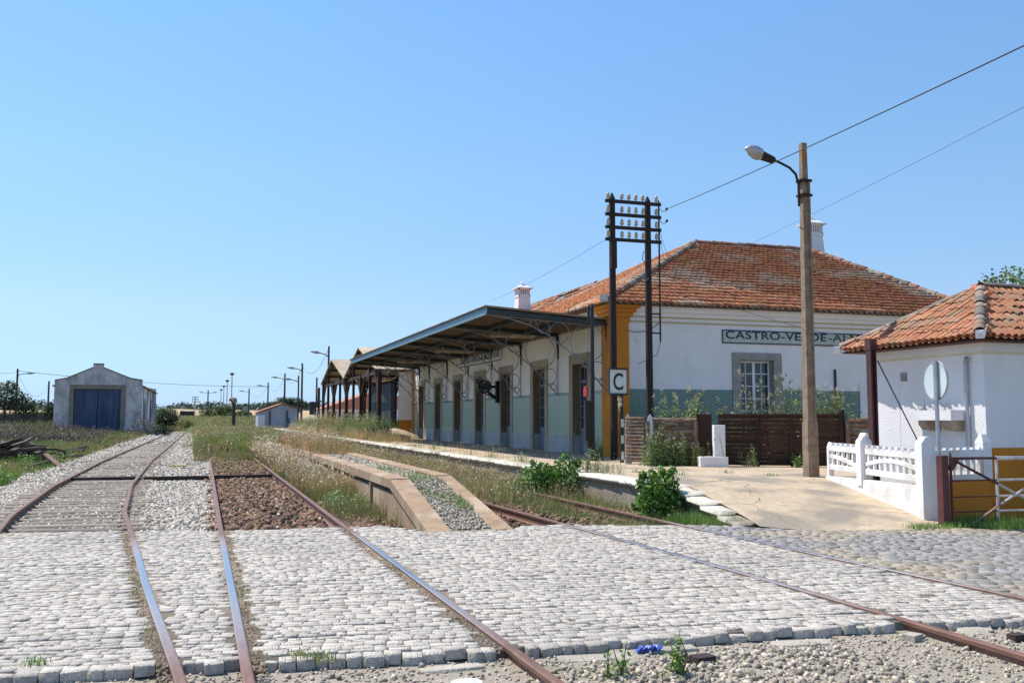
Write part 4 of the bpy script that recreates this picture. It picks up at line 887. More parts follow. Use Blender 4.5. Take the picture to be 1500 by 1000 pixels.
# ---- log fence and plank gate
F0, F1 = Vector((10.45, 21.15, 0)), Vector((15.4, 18.05, 0)); FD = (F1 - F0).normalized(); FN = Vector((-FD.y, FD.x, 0)) * -1; FL = (F1 - F0).length
fp = lambda s, z, o=0: F0 + FD * s + FN * o + Vector((0, 0, z))
m_log = mat('weathered_log', (.3, .175, .105), (.11, .065, .04), scale=3, island=.3, bump=1, bscale=16, stretch=(2, 2, 5), col3=(.26, .2, .15), scale3=2)
m_dkp = mat('dark_stained_plank', (.075, .032, .018), (.04, .018, .011), scale=3, island=.35, bump=.8, bscale=20, stretch=(2, 2, 8))
m_grn = mat('grey_brown_post', (.2, .14, .09), (.12, .08, .055), scale=3, bump=.8, bscale=20)
fe = thing('log_fence', tuple(F0), 'fence of stacked weathered half logs at the platform back, beside the plank gate', 'fence')
def log(s0, s1, z, th):
    n = 5; pts = [fp(s0 + (s1 - s0) * i / (n - 1), z + RNG.normal(0, .008), RNG.normal(0, .008)) for i in range(n)]
    MB().tube(pts, [max(.02, th * RNG.uniform(.8, 1.12)) for _ in pts], 7).build('log', m_log, fe)
def s_at(px_frac): return px_frac
for (a, b) in ((.05, 1.3),):
    pass
s_gate0, s_gate1 = 1.62, 4.66
for (sa, sb) in ((.12, 1.3), (4.82, FL)):
    z = ZP + .06
    while z < 1.62:
        th = RNG.uniform(.042, .058); j = sa + (sb - sa) * RNG.uniform(.3, .7) if sb - sa > .8 and RNG.random() < .75 else None
        if j: log(sa, j, z, th); log(j + .01, sb, z + RNG.normal(0, .01), th * RNG.uniform(.85, 1.1))
        else: log(sa, sb, z, th)
        z += th * 1.9
for s in (.1, 1.28, 4.8, FL - .05): MB().tube([fp(s, ZP - .1, .1), fp(s, 1.5, .1)], .05, 7).build('post', m_grn, fe)
# return of the fence towards the station, seen end on
for k in range(13): MB().tube([fp(.02, ZP + .1 + k * .088, .0) + Vector((-.28, .5, 0)) * t_ for t_ in (0, 1)], .04, 6).build('log', m_log, fe)
m_ply = mat('white_rounded_post', (.66, .67, .7), (.55, .56, .6), scale=4)
for (x, y) in ((10.3, 21.75), (10.55, 21.0)):
    pts = [(x + dx, y, z) for dx, z in ((-.09, ZP), (-.085, 1.45), (-.06, 1.6), (0, 1.68), (.06, 1.6), (.085, 1.45), (.09, ZP))]
    MB().prism(pts if x > 10.4 else pts, (.02, .05, 0)).build('white_board', m_ply, fe)
pg = thing('plank_gate', tuple(fp(1.6, 0)), 'wide dark brown gate of horizontal stained planks with daylight slits, behind the tap', 'gate')
MB().beam(fp(1.47, ZP, 0), fp(1.47, 1.68, 0), .36, .05, tuple(FN)).build('side_panel', m_dkp, pg)
for (sa, sb) in ((1.86, 2.72), (2.76, 3.5), (3.54, 4.62)):
    for k in range(12):
        z = ZP + .07 + k * .101 + RNG.normal(0, .004); jitter(MB().beam(fp(sa, z, RNG.normal(0, .004)), fp(sb, z + RNG.normal(0, .006), 0), .03, .088, ), .004, 5).build('plank', m_dkp, pg)
for s in (1.84, 2.74, 3.52, 4.64): MB().beam(fp(s, ZP, .05), fp(s, 1.66 if s < 4 else 1.72, .05), .06, .06, tuple(FN)).build('post', m_dkp, pg)
MB().beam(fp(1.84, 1.66, .05), fp(4.66, 1.66, .05), .05, .04).build('top_rail', m_dkp, pg)
MB().tube([fp(4.74, ZP, -.12), fp(4.7, 1.78, -.05)], .045, 7).build('leaning_post', m_creo, pg)
jitter(MB().tube([fp(1.9, 1.55, .0), fp(1.95, 1.85, .02)], .02, 5), .01).build('stake', m_grn, pg)

# ---- tap stand
tapx, tapy = 11.74, 19.95
ta = thing('tap_stand', (tapx, tapy, ZP), 'white concrete standpipe post with a little trough in front of the dark plank gate', 'water tap')
MB().box(tapx - .02, tapx + .25, tapy - .1, tapy + .12, ZP, 1.41, -.3).build('post', m_white, ta, bevel=.012)
MB().box(tapx - .42, tapx + .25, tapy - .28, tapy - .22, ZP, .66, -.3, (tapx, tapy)).box(tapx - .42, tapx - .34, tapy - .22, tapy + .1, ZP, .66, -.3, (tapx, tapy)).box(tapx - .34, tapx - .03, tapy + .06, tapy + .12, ZP, .66, -.3, (tapx, tapy)).build('trough', m_white, ta, bevel=.01)
MB().tube([(tapx - .08, tapy - .12, 1.1), (tapx - .03, tapy - .16, 1.14), (tapx + .02, tapy - .2, 1.12), (tapx + .12, tapy - .2, .62)], .014, 6).tube([(tapx - .08, tapy - .12, 1.1), (tapx - .1, tapy - .13, 1.05)], .012, 6).build('tap', mat('galvanised', (.5, .5, .52), (.36, .37, .39), scale=6, rough=.4, metal=.6), ta)

# ---- concrete lamp post
m_cpole = mat('lichened_concrete', (.34, .25, .17), (.2, .145, .1), scale=7, bump=.6, bscale=50, col3=(.36, .15, .05), scale3=3.2)
for _n in m_cpole.node_tree.nodes:
    if _n.type == 'VALTORGB' and abs(_n.color_ramp.elements[0].position - .5) < .01: _n.color_ramp.elements[0].position = .62; _n.color_ramp.elements[1].position = .68
m_galv = MATS['galvanised']; m_lamp_g = mat('lamp_housing', (.32, .33, .35), (.24, .25, .27), scale=6, rough=.35)
px, py = 11.49, 15.86
lp = thing('lamp_post', (px, py, ZP), 'tall lichen-spotted concrete pole with a curved arm and street lamp near the white fence', 'lamp post')
c = MB(); c.frustum(px, py, ZP - .1, 1.5, .25, .2, .235, .18); c.frustum(px, py, 1.5, 7.16, .205, .165, .12, .105); c.box(px + .045, px + .075, py - .105, py - .07, 1.5, 6.4)
jitter(c, .004, 5); c.build('pole', m_cpole, lp)
for z in (6.35, 6.05): MB().box(px - .13, px + .12, py - .11, py + .09, z, z + .05).tube([(px + .1, py - .06, z + .025), (px + .16, py - .06, z + .025)], .014, 5).build('clamp', m_creo, lp)
MB().tube([(px - .14, py - .02, 5.85), (px - .14, py - .02, 6.3), (px - .2, py - .02, 6.5), (px - .34, py - .02, 6.62), (px - .55, py - .02, 6.7), (px - .78, py - .02, 6.77)], .026, 7).build('arm', m_creo, lp)
Lp0, Lp1 = Vector((px - .68, py, 6.74)), Vector((px - 1.36, py, 6.94))
def cap_pt(t, o=0): return Lp0 + (Lp1 - Lp0) * t + Vector((0, 0, o))
MB().tube([cap_pt(0), cap_pt(.05), cap_pt(.42), cap_pt(.44)], [.05, .075, .095, .06], 10).build('lamp_collar', m_lamp_g if False else m_creo, lp, smooth=True)
MB().tube([cap_pt(.42, .02), cap_pt(.5, .03), cap_pt(.68, .04), cap_pt(.85, .02), cap_pt(.97, -.01), cap_pt(1, -.02)], [.075, .1, .105, .08, .035, .008], 12).build('lamp_hood', m_galv, lp, smooth=True)
MB().tube([cap_pt(.44, -.03), cap_pt(.55, -.05), cap_pt(.7, -.05), cap_pt(.85, -.04), cap_pt(.93, -.03)], [.055, .085, .085, .06, .015], 12).build('lamp_glass', mat('frosted_lamp_glass', (.45, .4, .3), (.35, .31, .24), rough=.25), lp, smooth=True)

# ---- wires
m_wire = mat('black_cable', (.02, .02, .025), (.015, .015, .02), rough=.6)
def wire(a, b, sag, r, label, n=14, m=m_wire, group=None):
    a, b = Vector(a), Vector(b); pts = [a.lerp(b, i / n) - Vector((0, 0, sag * 4 * (i / n) * (1 - i / n))) for i in range(n + 1)]
    o = MB().tube(pts, r, 4).build('power_line', m, None); return tag(o, label, 'cable', group)
wire((12.64, 23.95, 7.62), (8.83, 8.0, 5.83), .05, .010, 'thick black cable running from the twin telegraph pole past the concrete lamp post top')
wire((8.83, 8.0, 5.83), (6.2, -3, 5.3), .05, .010, 'continuation of the thick black cable beyond the right edge of the view')
wire((21.5, 45, 8.3), (8.77, 8.0, 5.1), .25, .003, 'thin grey cable crossing the sky from behind the roof ridge to the upper right')
wire((10.68, 23.9, 6.6), (13.4, 44, 7.35), .1, .006, 'thin wire from the lowest crossarm down to the far chimney')
wire((12.4, 23.95, 6.95), (16.2, 30.5, 7.2), .0, .006, 'thin stay wire from the second crossarm down to the roof hip')
wire((12.4, 23.95, 6.75), (15.8, 30, 6.98), .02, .006, 'lower thin stay wire from the crossarms down to the roof hip')
wire((16.0, YE - .1, 4.95), (11.4, 13.9, 2.95), .06, .009, 'slack twin service cable from the station eaves to the brown column top', group=None)

# ---- white concrete picket fence on its sloping base
A_, B_ = Vector((11.5, 15.3, 0)), Vector((10.42, 11.52, 0)); AD = (B_ - A_).normalized(); AN = Vector((AD.y, -AD.x, 0)) * -1; AL = (B_ - A_).length
wp = lambda s, z, o=0: A_ + AD * s + AN * o + Vector((0, 0, z))
wf_ = thing('picket_fence', tuple(A_), 'white painted concrete picket fence with arched rails on a sloping base beside the ramp', 'fence')
m_wc = mat('white_painted_concrete', (.82, .8, .8), (.75, .73, .73), scale=1.2, bump=.6, bscale=22, rough=.85, col3=(.66, .62, .57), scale3=2.2)
def wbox(s0, s1, z0, z1, t, nm=None, o=0):
    V = [wp(s, z, oo) for z in (z0, z1) for (s, oo) in ((s0, o - t / 2), (s1, o - t / 2), (s1, o + t / 2), (s0, o + t / 2))]
    return V, [(3, 2, 1, 0), (4, 5, 6, 7), (0, 1, 5, 4), (1, 2, 6, 5), (2, 3, 7, 6), (3, 0, 4, 7)]
def wadd(mb, *a, **k): mb.add(*wbox(*a, **k)); return mb
zt = lambda s: .47 + .03 * s / AL
pb = [wp(0, .38, -.08), wp(AL, -.05, -.08), wp(AL, .56, -.08), wp(0, .47, -.08)]
MB().prism(pb, AN * .16).build('base_wall', m_wc, wf_)
def wpost(s, w_, zb, zt_, cap=True):
    mb = MB(); wadd(mb, s - w_ / 2, s + w_ / 2, zb, zt_ - .1, w_)
    V = [wp(s + a, zt_ - .1, b) for a, b in ((-w_ / 2, -w_ / 2), (w_ / 2, -w_ / 2), (w_ / 2, w_ / 2), (-w_ / 2, w_ / 2))] + [wp(s + a, zt_, b) for a, b in ((-w_ * .42, -w_ * .16), (w_ * .42, -w_ * .16), (w_ * .42, w_ * .16), (-w_ * .42, w_ * .16))]
    mb.add(V, [(4, 5, 6, 7), (0, 1, 5, 4), (1, 2, 6, 5), (2, 3, 7, 6), (3, 0, 4, 7)]); mb.build('post', m_wc, wf_, bevel=.006)
wpost(.06, .1, .42, 1.12); wpost(1.62, .21, .4, 1.27); wpost(AL - .06, .22, -.06, 1.3)
def panel(s0, s1, arch, n):
    ln = s1 - s0
    top = MB(); wadd(top, s0, s1, .95, 1.06, .08); top.build('rail', m_wc, wf_, bevel=.006)
    bt = MB(); wadd(bt, s0, s1, .6, .7, .08); bt.build('rail', m_wc, wf_, bevel=.006)
    ar = MB(); N_ = 12
    f = arch
    for i in range(N_):
        a, b = i / N_, (i + 1) / N_; V = [wp(s0 + ln * q, f(q) + dz_, o_) for q in (a, b) for dz_, o_ in ((-.035, -.035), (-.035, .035), (.035, .035), (.035, -.035))]
        ar.add(V, [(0, 1, 5, 4), (1, 2, 6, 5), (2, 3, 7, 6), (3, 0, 4, 7)])
    ar.build('arched_rail', m_wc, wf_)
    for i in range(n):
        s = s0 + ln * (i + .5) / n; q = (i + .5) / n
        k = MB(); full = abs(q - .5) < .36 or ln < 1.4
        wadd(k, s - .03, s + .03, .69, 1.056, .05)
        wadd(k, s - .045, s + .045, 1.055, 1.11, .09); k.build('picket', m_wc, wf_)
panel(.1, 1.52, lambda q: .86 - .17 * q ** 1.6, 6)
panel(1.73, AL - .17, lambda q: .76 + .12 * math.sin(PI * (q * .92 + .04)), 9)
# second run to the hut, in shade
f2 = thing('picket_fence', (10.6, 11.7, 0), 'short run of white concrete fence in shade between the end post and the hut corner', 'fence')
G0, G1 = Vector((10.5, 11.55, 0)), Vector((11.86, 11.85, 0)); GD = (G1 - G0).normalized(); gl = (G1 - G0).length
gp = lambda s, z: G0 + GD * s + Vector((0, 0, z))
MB().beam(gp(.1, 1.03), gp(gl - .05, 1.03), .08, .12).build('rail', m_wc, f2); MB().beam(gp(.1, .66), gp(gl - .05, .66), .08, .1).build('rail', m_wc, f2)
for k in range(7): MB().beam(gp(.2 + k * .17, .3), gp(.2 + k * .17, 1.12), .055, .05, tuple(GD)).build('picket', m_wc, f2)
MB().beam(gp(.1, .22), gp(gl, .22), .12, .76).build('base_wall', m_yel, f2)
MB().frustum(G1.x - .04, G1.y, .602, 1.2, .17, .17, .17, .17).frustum(G1.x - .04, G1.y, 1.2, 1.32, .17, .17, .1, .04).build('post', m_wc, f2)
# far end post of the fence by the brown column
tag(MB().frustum(12.0, 14.9, .4, 1.15, .2, .16, .2, .16).frustum(12.0, 14.9, 1.15, 1.3, .2, .16, .04, .16).build('gate_pier', m_wc), 'small white pier with a pointed top behind the picket fence near the brown column', 'pier')

# ---- hut
hut = thing('guard_hut', (12, 12, 0), 'small white crossing keeper hut with ochre dado and hipped clay tile roof', 'hut')
HX, HY, HX1, HY1 = 12.0, 11.95, 15.9, 14.56
MB().box(HX, HX1, HY, HY1, -.2, 2.66).build('wall', m_white, hut)
MB().box(HX - .06, HX1, HY - .06, HY1 + .06, 2.66, 2.8).build('cornice', m_white, hut); MB().box(HX - .03, HX1, HY - .03, HY1 + .03, 2.62, 2.66).build('cornice_line', mat('cream_line', (.66, .62, .48), (.6, .56, .42)), hut)
MB().box(HX - .008, HX1, HY - .012, HY + .1, -.2, 1.1).build('dado', m_yel, hut)
MB().box(HX - .004, HX + .02, 13.9, 14.5, .5, 2.4).build('blocked_door', m_white, hut)
MB().box(HX - .03, HX + .01, 13.7, 13.83, 2.24, 2.39).build('vent_grille', m_gstn, hut)
MB().box(HX - .03, HX + .01, 12.0, 12.12, 1.0, 1.18).build('meter_box', m_cream, hut)
MB().tube([(HX - .05, 12.28, .5), (HX - .05, 12.28, 2.5)], .032, 8).tube([(HX - .05, 12.28, 2.5), (HX - .08, 12.22, 2.57)], .036, 8).build('drain_pipe', m_galv, hut)
pl = thing('window_planter', (HX - .2, 12.8, 1.5), 'shallow white planter box on two stone brackets on the hut wall, holding dry twigs', 'planter')
jitter(MB().box(HX - .35, HX, 12.32, 13.27, 1.54, 1.57).box(HX - .35, HX - .31, 12.32, 13.27, 1.57, 1.71).box(HX - .31, HX, 12.32, 12.36, 1.57, 1.71).box(HX - .31, HX, 13.23, 13.27, 1.57, 1.71), .004).build('box', m_white, pl)
MB().box(HX - .31, HX, 12.37, 13.22, 1.57, 1.66).build('soil', m_ground, pl)
for y0 in (12.4, 12.92): MB().prism([(HX, y0, 1.54), (HX - .3, y0, 1.54), (HX - .3, y0, 1.47), (HX - .22, y0, 1.38), (HX, y0, 1.36)], (0, .2, 0)).build('stone_bracket', m_bstn, pl)
tw_ = MB()
for k in range(26):
    a = Vector((HX - RNG.uniform(.08, .25), RNG.uniform(12.6, 13.2), 1.66)); b = a + Vector((RNG.normal(0, .04), RNG.normal(0, .08), RNG.uniform(.06, .26))); tw_.tube([a, (a + b) / 2 + Vector((0, RNG.normal(0, .02), 0)), b], [.004, .003, .002], 3)
tw_.build('dry_twigs', m_grn, pl)
# hut roof
hx0, hy0, hz0 = 11.6, 11.6, 2.86; HA = (13.35, 13.3, 3.93); HB = (16.4, 13.3, 3.93); hyb = 15.0
hr = MB(); d_ = -.05
hr.poly([(hx0, hy0, hz0 + d_), (16.4, hy0, hz0 + d_), (HB[0], HB[1], HB[2] + d_), (HA[0], HA[1], HA[2] + d_)]); hr.poly([(hx0, hyb, hz0 + d_), (hx0, hy0, hz0 + d_), (HA[0], HA[1], HA[2] + d_)]); hr.poly([(16.4, hyb, hz0 + d_), (hx0, hyb, hz0 + d_), (HA[0], HA[1], HA[2] + d_), (HB[0], HB[1], HB[2] + d_)])
hr.poly([(hx0 + .03, hy0 + .03, hz0 - .055), (hx0 + .03, hyb - .03, hz0 - .055), (16.4, hyb - .03, hz0 - .055), (16.4, hy0 + .03, hz0 - .055)])
hrf = hr.build('roof', m_under, hut)
m_ctile = mat('pinkish_clay_tile', (.56, .24, .12), (.4, .16, .08), scale=9, island=.15, hue=.008, col3=(.38, .25, .15), scale3=2.6, bump=.5, bscale=60)  # pinkish clay, paler than the station tiles
def barrel(up):
    us = np.linspace(-1, 1, 7); V = []
    for v, r in ((0, 1.0), (.015, 1.06), (1.15, .84)) if up else ((0, .84), (1.15, 1.05)):
        for k in range(7): a = PI * k / 6; V.append((-math.cos(a) * r * .5, v, (math.sin(a) * r * .36) * (1 if up else -1) + (.02 if up else .36)))
    n = len(V) // 7; return np.array(V), np.array([(i * 7 + k, i * 7 + k + 1, (i + 1) * 7 + k + 1, (i + 1) * 7 + k) for i in range(n - 1) for k in range(6)])
BUP = [barrel(True)]; BDN = [barrel(False)]
def barrels(O, U, Vv, poly, pu=.148, pv=.285):
    up = tile_slope(O, U, Vv, poly, pu, pv, .012, .03)
    T = [np.stack([t[:, 0] * .82, t[:, 1], t[:, 2] / .22 * .135], 1) for t in up[0]]
    Un = np.array(U, float) / np.linalg.norm(U)
    T2 = [np.stack([t[:, 0] * .85, t[:, 1], t[:, 2]], 1) for t in T]; L2 = [l + Un * pu / 2 - np.array([0, 0, .045]) for l in up[1]]
    return T, up[1], T2, L2
TU, LU, TD, LD = [], [], [], []
sh = math.hypot(1.7, 1.07); s3 = math.hypot(1.75, 1.07)
for r in (barrels((hx0, hy0, hz0), (1, 0, 0), (0, 1.7, 1.07), [(0, 0), (4.8, 0), (4.8, sh), (1.75, sh)]), barrels((hx0, hyb, hz0), (0, -1, 0), (1.75, 0, 1.07), [(0, 0), (3.4, 0), (1.7, s3)])):
    TU += r[0]; LU += r[1]; TD += r[2]; LD += r[3]
print('hut tiles', len(LU))
pieces('roof_tile', 'cover_tiles', BUP, TU, LU, hrf, m_ctile, nmax=300, smooth=False); pieces('channel_tile', 'channel_tiles', BDN, TD, LD, hrf, m_ctile, nmax=200)
T = []; Lc = []; caps((hx0 - .02, hy0 - .02, hz0 + .08), (HA[0], HA[1], HA[2] + .06), .18, .25, T, Lc, -.02); caps((hx0, hyb, hz0 + .08), (HA[0], HA[1], HA[2] + .06), .14, .3, T, Lc, -.02); caps((HA[0], HA[1], HA[2] + .06), (HB[0], HB[1], HB[2] + .06), .15, .33, T, Lc, -.02)
pieces('ridge_tile', 'ridge_tiles', CAP, T, Lc, hrf, mat('grey_lichened_tile', (.3, .25, .2), (.18, .15, .12), scale=5, island=.3, bump=.6, bscale=40, col3=(.38, .2, .12), scale3=2))
for c_ in ((hx0 - .06, hy0 - .06), (hx0 - .06, hyb + .04)): MB().prism([(c_[0] - .0, c_[1] + .0, hz0 + .06), (c_[0] + .07, c_[1] - .07, hz0 + .12), (c_[0] + .05, c_[1] - .05, hz0 - .02)], (.1, .1, .02)).box(c_[0] - .0, c_[0] + .13, c_[1] - .0, c_[1] + .13, hz0 - .03, hz0 + .1, .78).build('corner_block', m_white, hrf)

# ---- brown steel column with stay rod
m_rbrown = mat('dark_red_brown_paint', (.09, .03, .025), (.055, .02, .018), scale=3, rough=.55, bump=.2, bscale=40)
bc = thing('steel_column', (11.4, 13.9, 0), 'dark red-brown steel column with a slanting stay rod, in front of the hut eaves', 'column')
MB().box(11.34, 11.37, 13.84, 13.96, .3, 2.95).box(11.44, 11.47, 13.84, 13.96, .3, 2.95).box(11.37, 11.44, 13.89, 13.91, .3, 2.95).box(11.33, 11.48, 13.83, 13.97, 2.8, 3.0).build('column', m_rbrown, bc)
MB().tube([(11.5, 13.85, 2.6), (11.62, 13.0, 1.1), (11.64, 12.8, .8)], .012, 5).tube([(11.61, 13.05, 1.2), (11.63, 12.9, .95)], .022, 6).build('stay_rod', m_wire, bc)

# ---- traffic mirror
mr_ = thing('traffic_mirror', (10.44, 11.3, 0), 'round traffic mirror seen from behind on a thin grey pole beside the field gate', 'traffic mirror')
MB().tube([(10.43, 11.3, -.1), (10.43, 11.3, 2.44)], .03, 8).build('pole', m_galv, mr_)
mc = Vector((10.47, 11.36, 2.14)); ax = Vector((.93, .28, 0)).normalized()   # mirror plane normal
ax = Vector((.55, -.83, 0)).normalized()
def disc3(mb, c, axv, r, t, n=28, bul=0):
    a = axv.cross(Vector((0, 0, 1))).normalized(); P = [c + (a * math.cos(2 * PI * k / n) + Vector((0, 0, 1)) * math.sin(2 * PI * k / n)) * r for k in range(n)]
    return mb.prism(P, axv * t)
ax = Vector((.9, .05, 0)).normalized()
ax = Vector((math.sin(R(99)), math.cos(R(99)), 0))
disc3(MB(), mc, ax, .29, .02).build('mirror_back', mat('pale_mirror_shell', (.6, .68, .66), (.5, .58, .57), scale=2, rough=.3), mr_)
MB().ring(mc + ax * .01, .29, .016, tuple(ax), 30, 6).build('rim', m_galv, mr_)
MB().box(10.4, 10.46, 11.3, 11.36, 1.84, 1.88).box(10.4, 10.46, 11.3, 11.36, 2.38, 2.42).beam((10.45, 11.35, 1.86), (10.45, 11.35, 2.4), .02, .03).build('bracket', m_galv, mr_)

# ---- field gate
fg = thing('field_gate', (10.4, 11.15, 0), 'tubular field gate, hinge bay rusty red and the rest white, in front of the hut', 'gate')
m_rg = mat('rusty_red_paint', (.12, .03, .024), (.08, .022, .018), scale=4, rough=.6); m_wg = mat('chalky_white_paint', (.7, .68, .66), (.5, .42, .38), scale=5, rough=.6, bump=.3, bscale=60)
MB().box(10.3, 10.42, 11.1, 11.22, -.15, 1.03).build('hinge_post', m_rg, fg, bevel=.006)
GX = lambda px_: 10.45 + (px_ - 1385) * (11.36 - 10.45) / 70.
MB().tube([(10.5, 11.15, .0), (10.5, 11.15, 1.0), (10.5, 11.15, 1.08)], [.022, .022, .008], 7).tube([(10.45, 11.13, .85), (10.52, 11.13, .85)], .04, 6).build('stile', m_rg, fg)
MB().prism([(10.5, 11.14, 1.0), (10.66, 11.14, 1.0), (10.6, 11.14, .88), (10.5, 11.14, .78)], (0, .012, 0)).build('gusset', m_rg, fg)
for z, r_ in ((.985, .022), (.66, .013), (.42, .012), (.2, .011), (.03, .012), (-.11, .018)):
    MB().tube([(10.5, 11.15, z), (11.36, 11.15, z - .005)], r_, 6).build('bar', m_rg, fg); MB().tube([(11.36, 11.15, z - .005), (13.6, 11.15, z - .02)], r_ * 1.5, 6).build('bar', m_wg, fg)
MB().tube([(11.36, 11.15, -.13), (11.36, 11.15, 1.0)], .022, 6).build('stile', m_wg, fg); MB().tube([(13.6, 11.15, -.13), (13.6, 11.15, 1.0)], .022, 6).build('stile', m_wg, fg)
MB().tube([(10.6, 11.12, .93), (11.34, 11.12, .6)], .02, 6).build('brace', m_rg, fg); MB().tube([(11.34, 11.12, .6), (12.9, 11.12, -.1)], .02, 6).build('brace', m_wg, fg)
MB().tube([(10.62, 11.1, -.08), (11.36, 11.1, .3)], .014, 6).build('brace', mat('pink_faded_paint', (.5, .3, .26), (.35, .15, .12), scale=8), fg); MB().tube([(11.36, 11.1, .3), (12.9, 11.1, 1.0)], .018, 6).build('brace', m_wg, fg)

# ================================================================== LEFT AND FAR BACKGROUND
m_shed = mat_streaks('worn_shed_plaster', (.66, .6, .61), (.17, .14, .11), (.33, .3, .3), .42, .62, .9, .6, 1.1)
m_shedS = mat_streaks('streaked_shed_side', (.75, .73, .74), (.2, .17, .14), (.14, .13, .13), .46, .56, .5, .1, .6)
m_bdoor = mat('faded_blue_door', (.085, .12, .19), (.035, .055, .11), island=.12, scale=1, stretch=(3, 3, .25), bump=.2)
m_coping = mat('dark_coping', (.12, .1, .085), (.08, .07, .06), scale=2)
gs = thing('goods_shed', (-9.7, 100, 0), 'old plaster goods shed with stepped gable and tall faded blue sliding doors', 'shed')
z0 = -.3; gx0, gx1 = -13.75, -5.8
prof = [(gx0, 5.2), (-12.7, 5.42), (-10.35, 6.5), (-10.35, 6.85), (-9.4, 6.85), (-9.4, 6.5), (-6.9, 5.48), (gx1, 5.3)]
dx0, dx1, dzt = -12.0, -7.75, 4.42
def gable(y): 
    m = MB(); lft = [(gx0, z0), (dx0, z0), (dx0, dzt), (dx0, 5.6)]
    pts = [(gx0, z0), (dx0, z0), (dx0, dzt), (dx1, dzt), (dx1, z0), (gx1, z0)] + prof[::-1]
    return m.prism([(x, y, z) for x, z in pts], (0, .35, 0))
gable(100).build('front_wall', m_shed, gs)
MB().prism([(x, 129, z) for x, z in [(gx0, z0), (gx1, z0)] + prof[::-1]], (0, .4, 0)).build('back_wall', m_shed, gs)
MB().box(gx1 - .35, gx1, 100.35, 129, z0, 4.72).build('side_wall', m_shedS, gs); MB().box(gx0, gx0 + .35, 100.35, 129, z0, 4.72).build('side_wall', m_shedS, gs)
for k in (0, 1): MB().box(gx1 - .02, gx1 + .14, 104 + k * 11, 104.5 + k * 11, z0, 3.6).build('pilaster', m_shedS, gs)
cp = MB()
for (xa, za), (xb, zb) in zip(prof[:-1], prof[1:]):
    if abs(xa - xb) > .1: cp.prism([(xa, 99.92, za), (xb, 99.92, zb), (xb, 99.92, zb + .09), (xa, 99.92, za + .09)], (0, .5, 0))
cp.build('coping', m_coping, gs)
MB().prism([(gx0 - .25, 100.36, 4.75), (-9.85, 100.36, 6.3), (gx1 + .25, 100.36, 4.75), (gx1 + .25, 100.36, 4.65), (-9.85, 100.36, 6.2), (gx0 - .25, 100.36, 4.65)], (0, 28.6, 0)).build('roof', mat('old_roof_tiles', (.3, .16, .09), (.2, .11, .07), scale=3), gs)
MB().box(dx0 - .4, dx0, 99.94, 100.1, z0, dzt + .42).box(dx1, dx1 + .45, 99.94, 100.1, z0, dzt + .42).box(dx0, dx1, 99.94, 100.1, dzt, dzt + .42).build('door_surround', mat('bare_stone_render', (.27, .235, .18), (.2, .17, .13), scale=2, bump=.5, bscale=8), gs)
xm = (dx0 + dx1) / 2
for a, b in ((dx0, xm - .02), (xm + .02, dx1)):
    nb = 8; w_ = (b - a) / nb
    dd = MB().box(a, b, 100.16, 100.2, z0, dzt).build('door_leaf', m_bdoor, gs)
    for k in range(nb): MB().box(a + k * w_ + .012, a + (k + 1) * w_ - .012, 100.12, 100.16, z0, dzt - .02).build('plank', m_bdoor, dd)

# dumpster
dm = thing('dumpster', (-20.6, 103, .35), 'dark green wheeled rubbish container in the grass left of the shed', 'dumpster')
zg = .42; m_dg = mat('dark_green_plastic', (.02, .07, .04), (.015, .05, .03), rough=.5)
MB().frustum(-20.6, 103, zg + .18, zg + 1.1, 1.25, .8, 1.5, 1.0).build('body', m_dg, dm); MB().box(-21.4, -19.8, 102.45, 103.55, zg + 1.1, zg + 1.17).frustum(-20.6, 103, zg + 1.17, zg + 1.27, 1.55, 1.0, 1.3, .7).build('lid', m_dg, dm)
MB().box(-21.0, -20.5, 102.5, 102.54, zg + .6, zg + .9).build('sticker', m_wht, dm)
for xx in (-21.1, -20.1): disc(MB(), (xx, 0, zg + .1), .1, 102.6, 102.7, 10).build('wheel', m_blk, dm)
# stone boundary wall with tooth-like copings
bw = thing('boundary_wall', (-22, 130, 0), 'dark rough stone boundary wall with a jagged row of coping stones at far left', 'wall')
m_dst = mat('dark_stone', (.09, .075, .07), (.05, .042, .04), scale=2, bump=1, bscale=3, island=.3)
MB().box(-45, -14, 130, 130.5, .2, 2.05).build('wall', m_dst, bw)
T = []; Lc = []
for k in range(60): T.append([[.36, 0, 0], [0, .5, 0], [0, 0, RNG.uniform(.25, .42)]]); Lc.append((-44.7 + k * .52, 130.25, 2.15))
pieces('coping_stone', 'coping_stones', STONES, T, Lc, bw, m_dst)

# distant lamp posts and poles
m_far = mat('dark_weathered_pole', (.07, .055, .05), (.045, .035, .03), scale=2); m_lh = mat('grey_lamp_head', (.36, .36, .34), (.28, .28, .27), rough=.4)
def far_pole(x, y, h, label, arms=(), kind='lamp_post', r=.12, cat='lamp post', zb=None, group=None, heavy=1):
    zb = float(ground_z(x, y)) if zb is None else zb
    t = thing(kind, (x, y, zb), label, cat, group)
    MB().tube([(x, y, zb - .2), (x, y, zb + h)], [r * heavy, r * .75 * heavy], 7).build('pole', m_far, t)
    for dx, ln in arms:
        zt_ = zb + h * .9
        MB().tube([(x, y, zt_ - .25), (x + dx * .3, y, zt_), (x + dx * ln * .6, y, zt_ + .15)], .05, 5).build('arm', m_far, t)
        MB().tube([(x + dx * ln * .55, y, zt_ + .13), (x + dx * ln * .8, y, zt_ + .2), (x + dx * ln * 1.15, y, zt_ + .24)], [.07, .16, .05], 7).build('lamp_head', m_lh, t)
    return t
GL = 'lamp posts along the far end of the platform'
far_pole(11.26, 89.8, 8.0, 'nearest of the far lamp posts, left of the zigzag roofed shed', [(-1, 1.5)], zb=.4, group=GL)
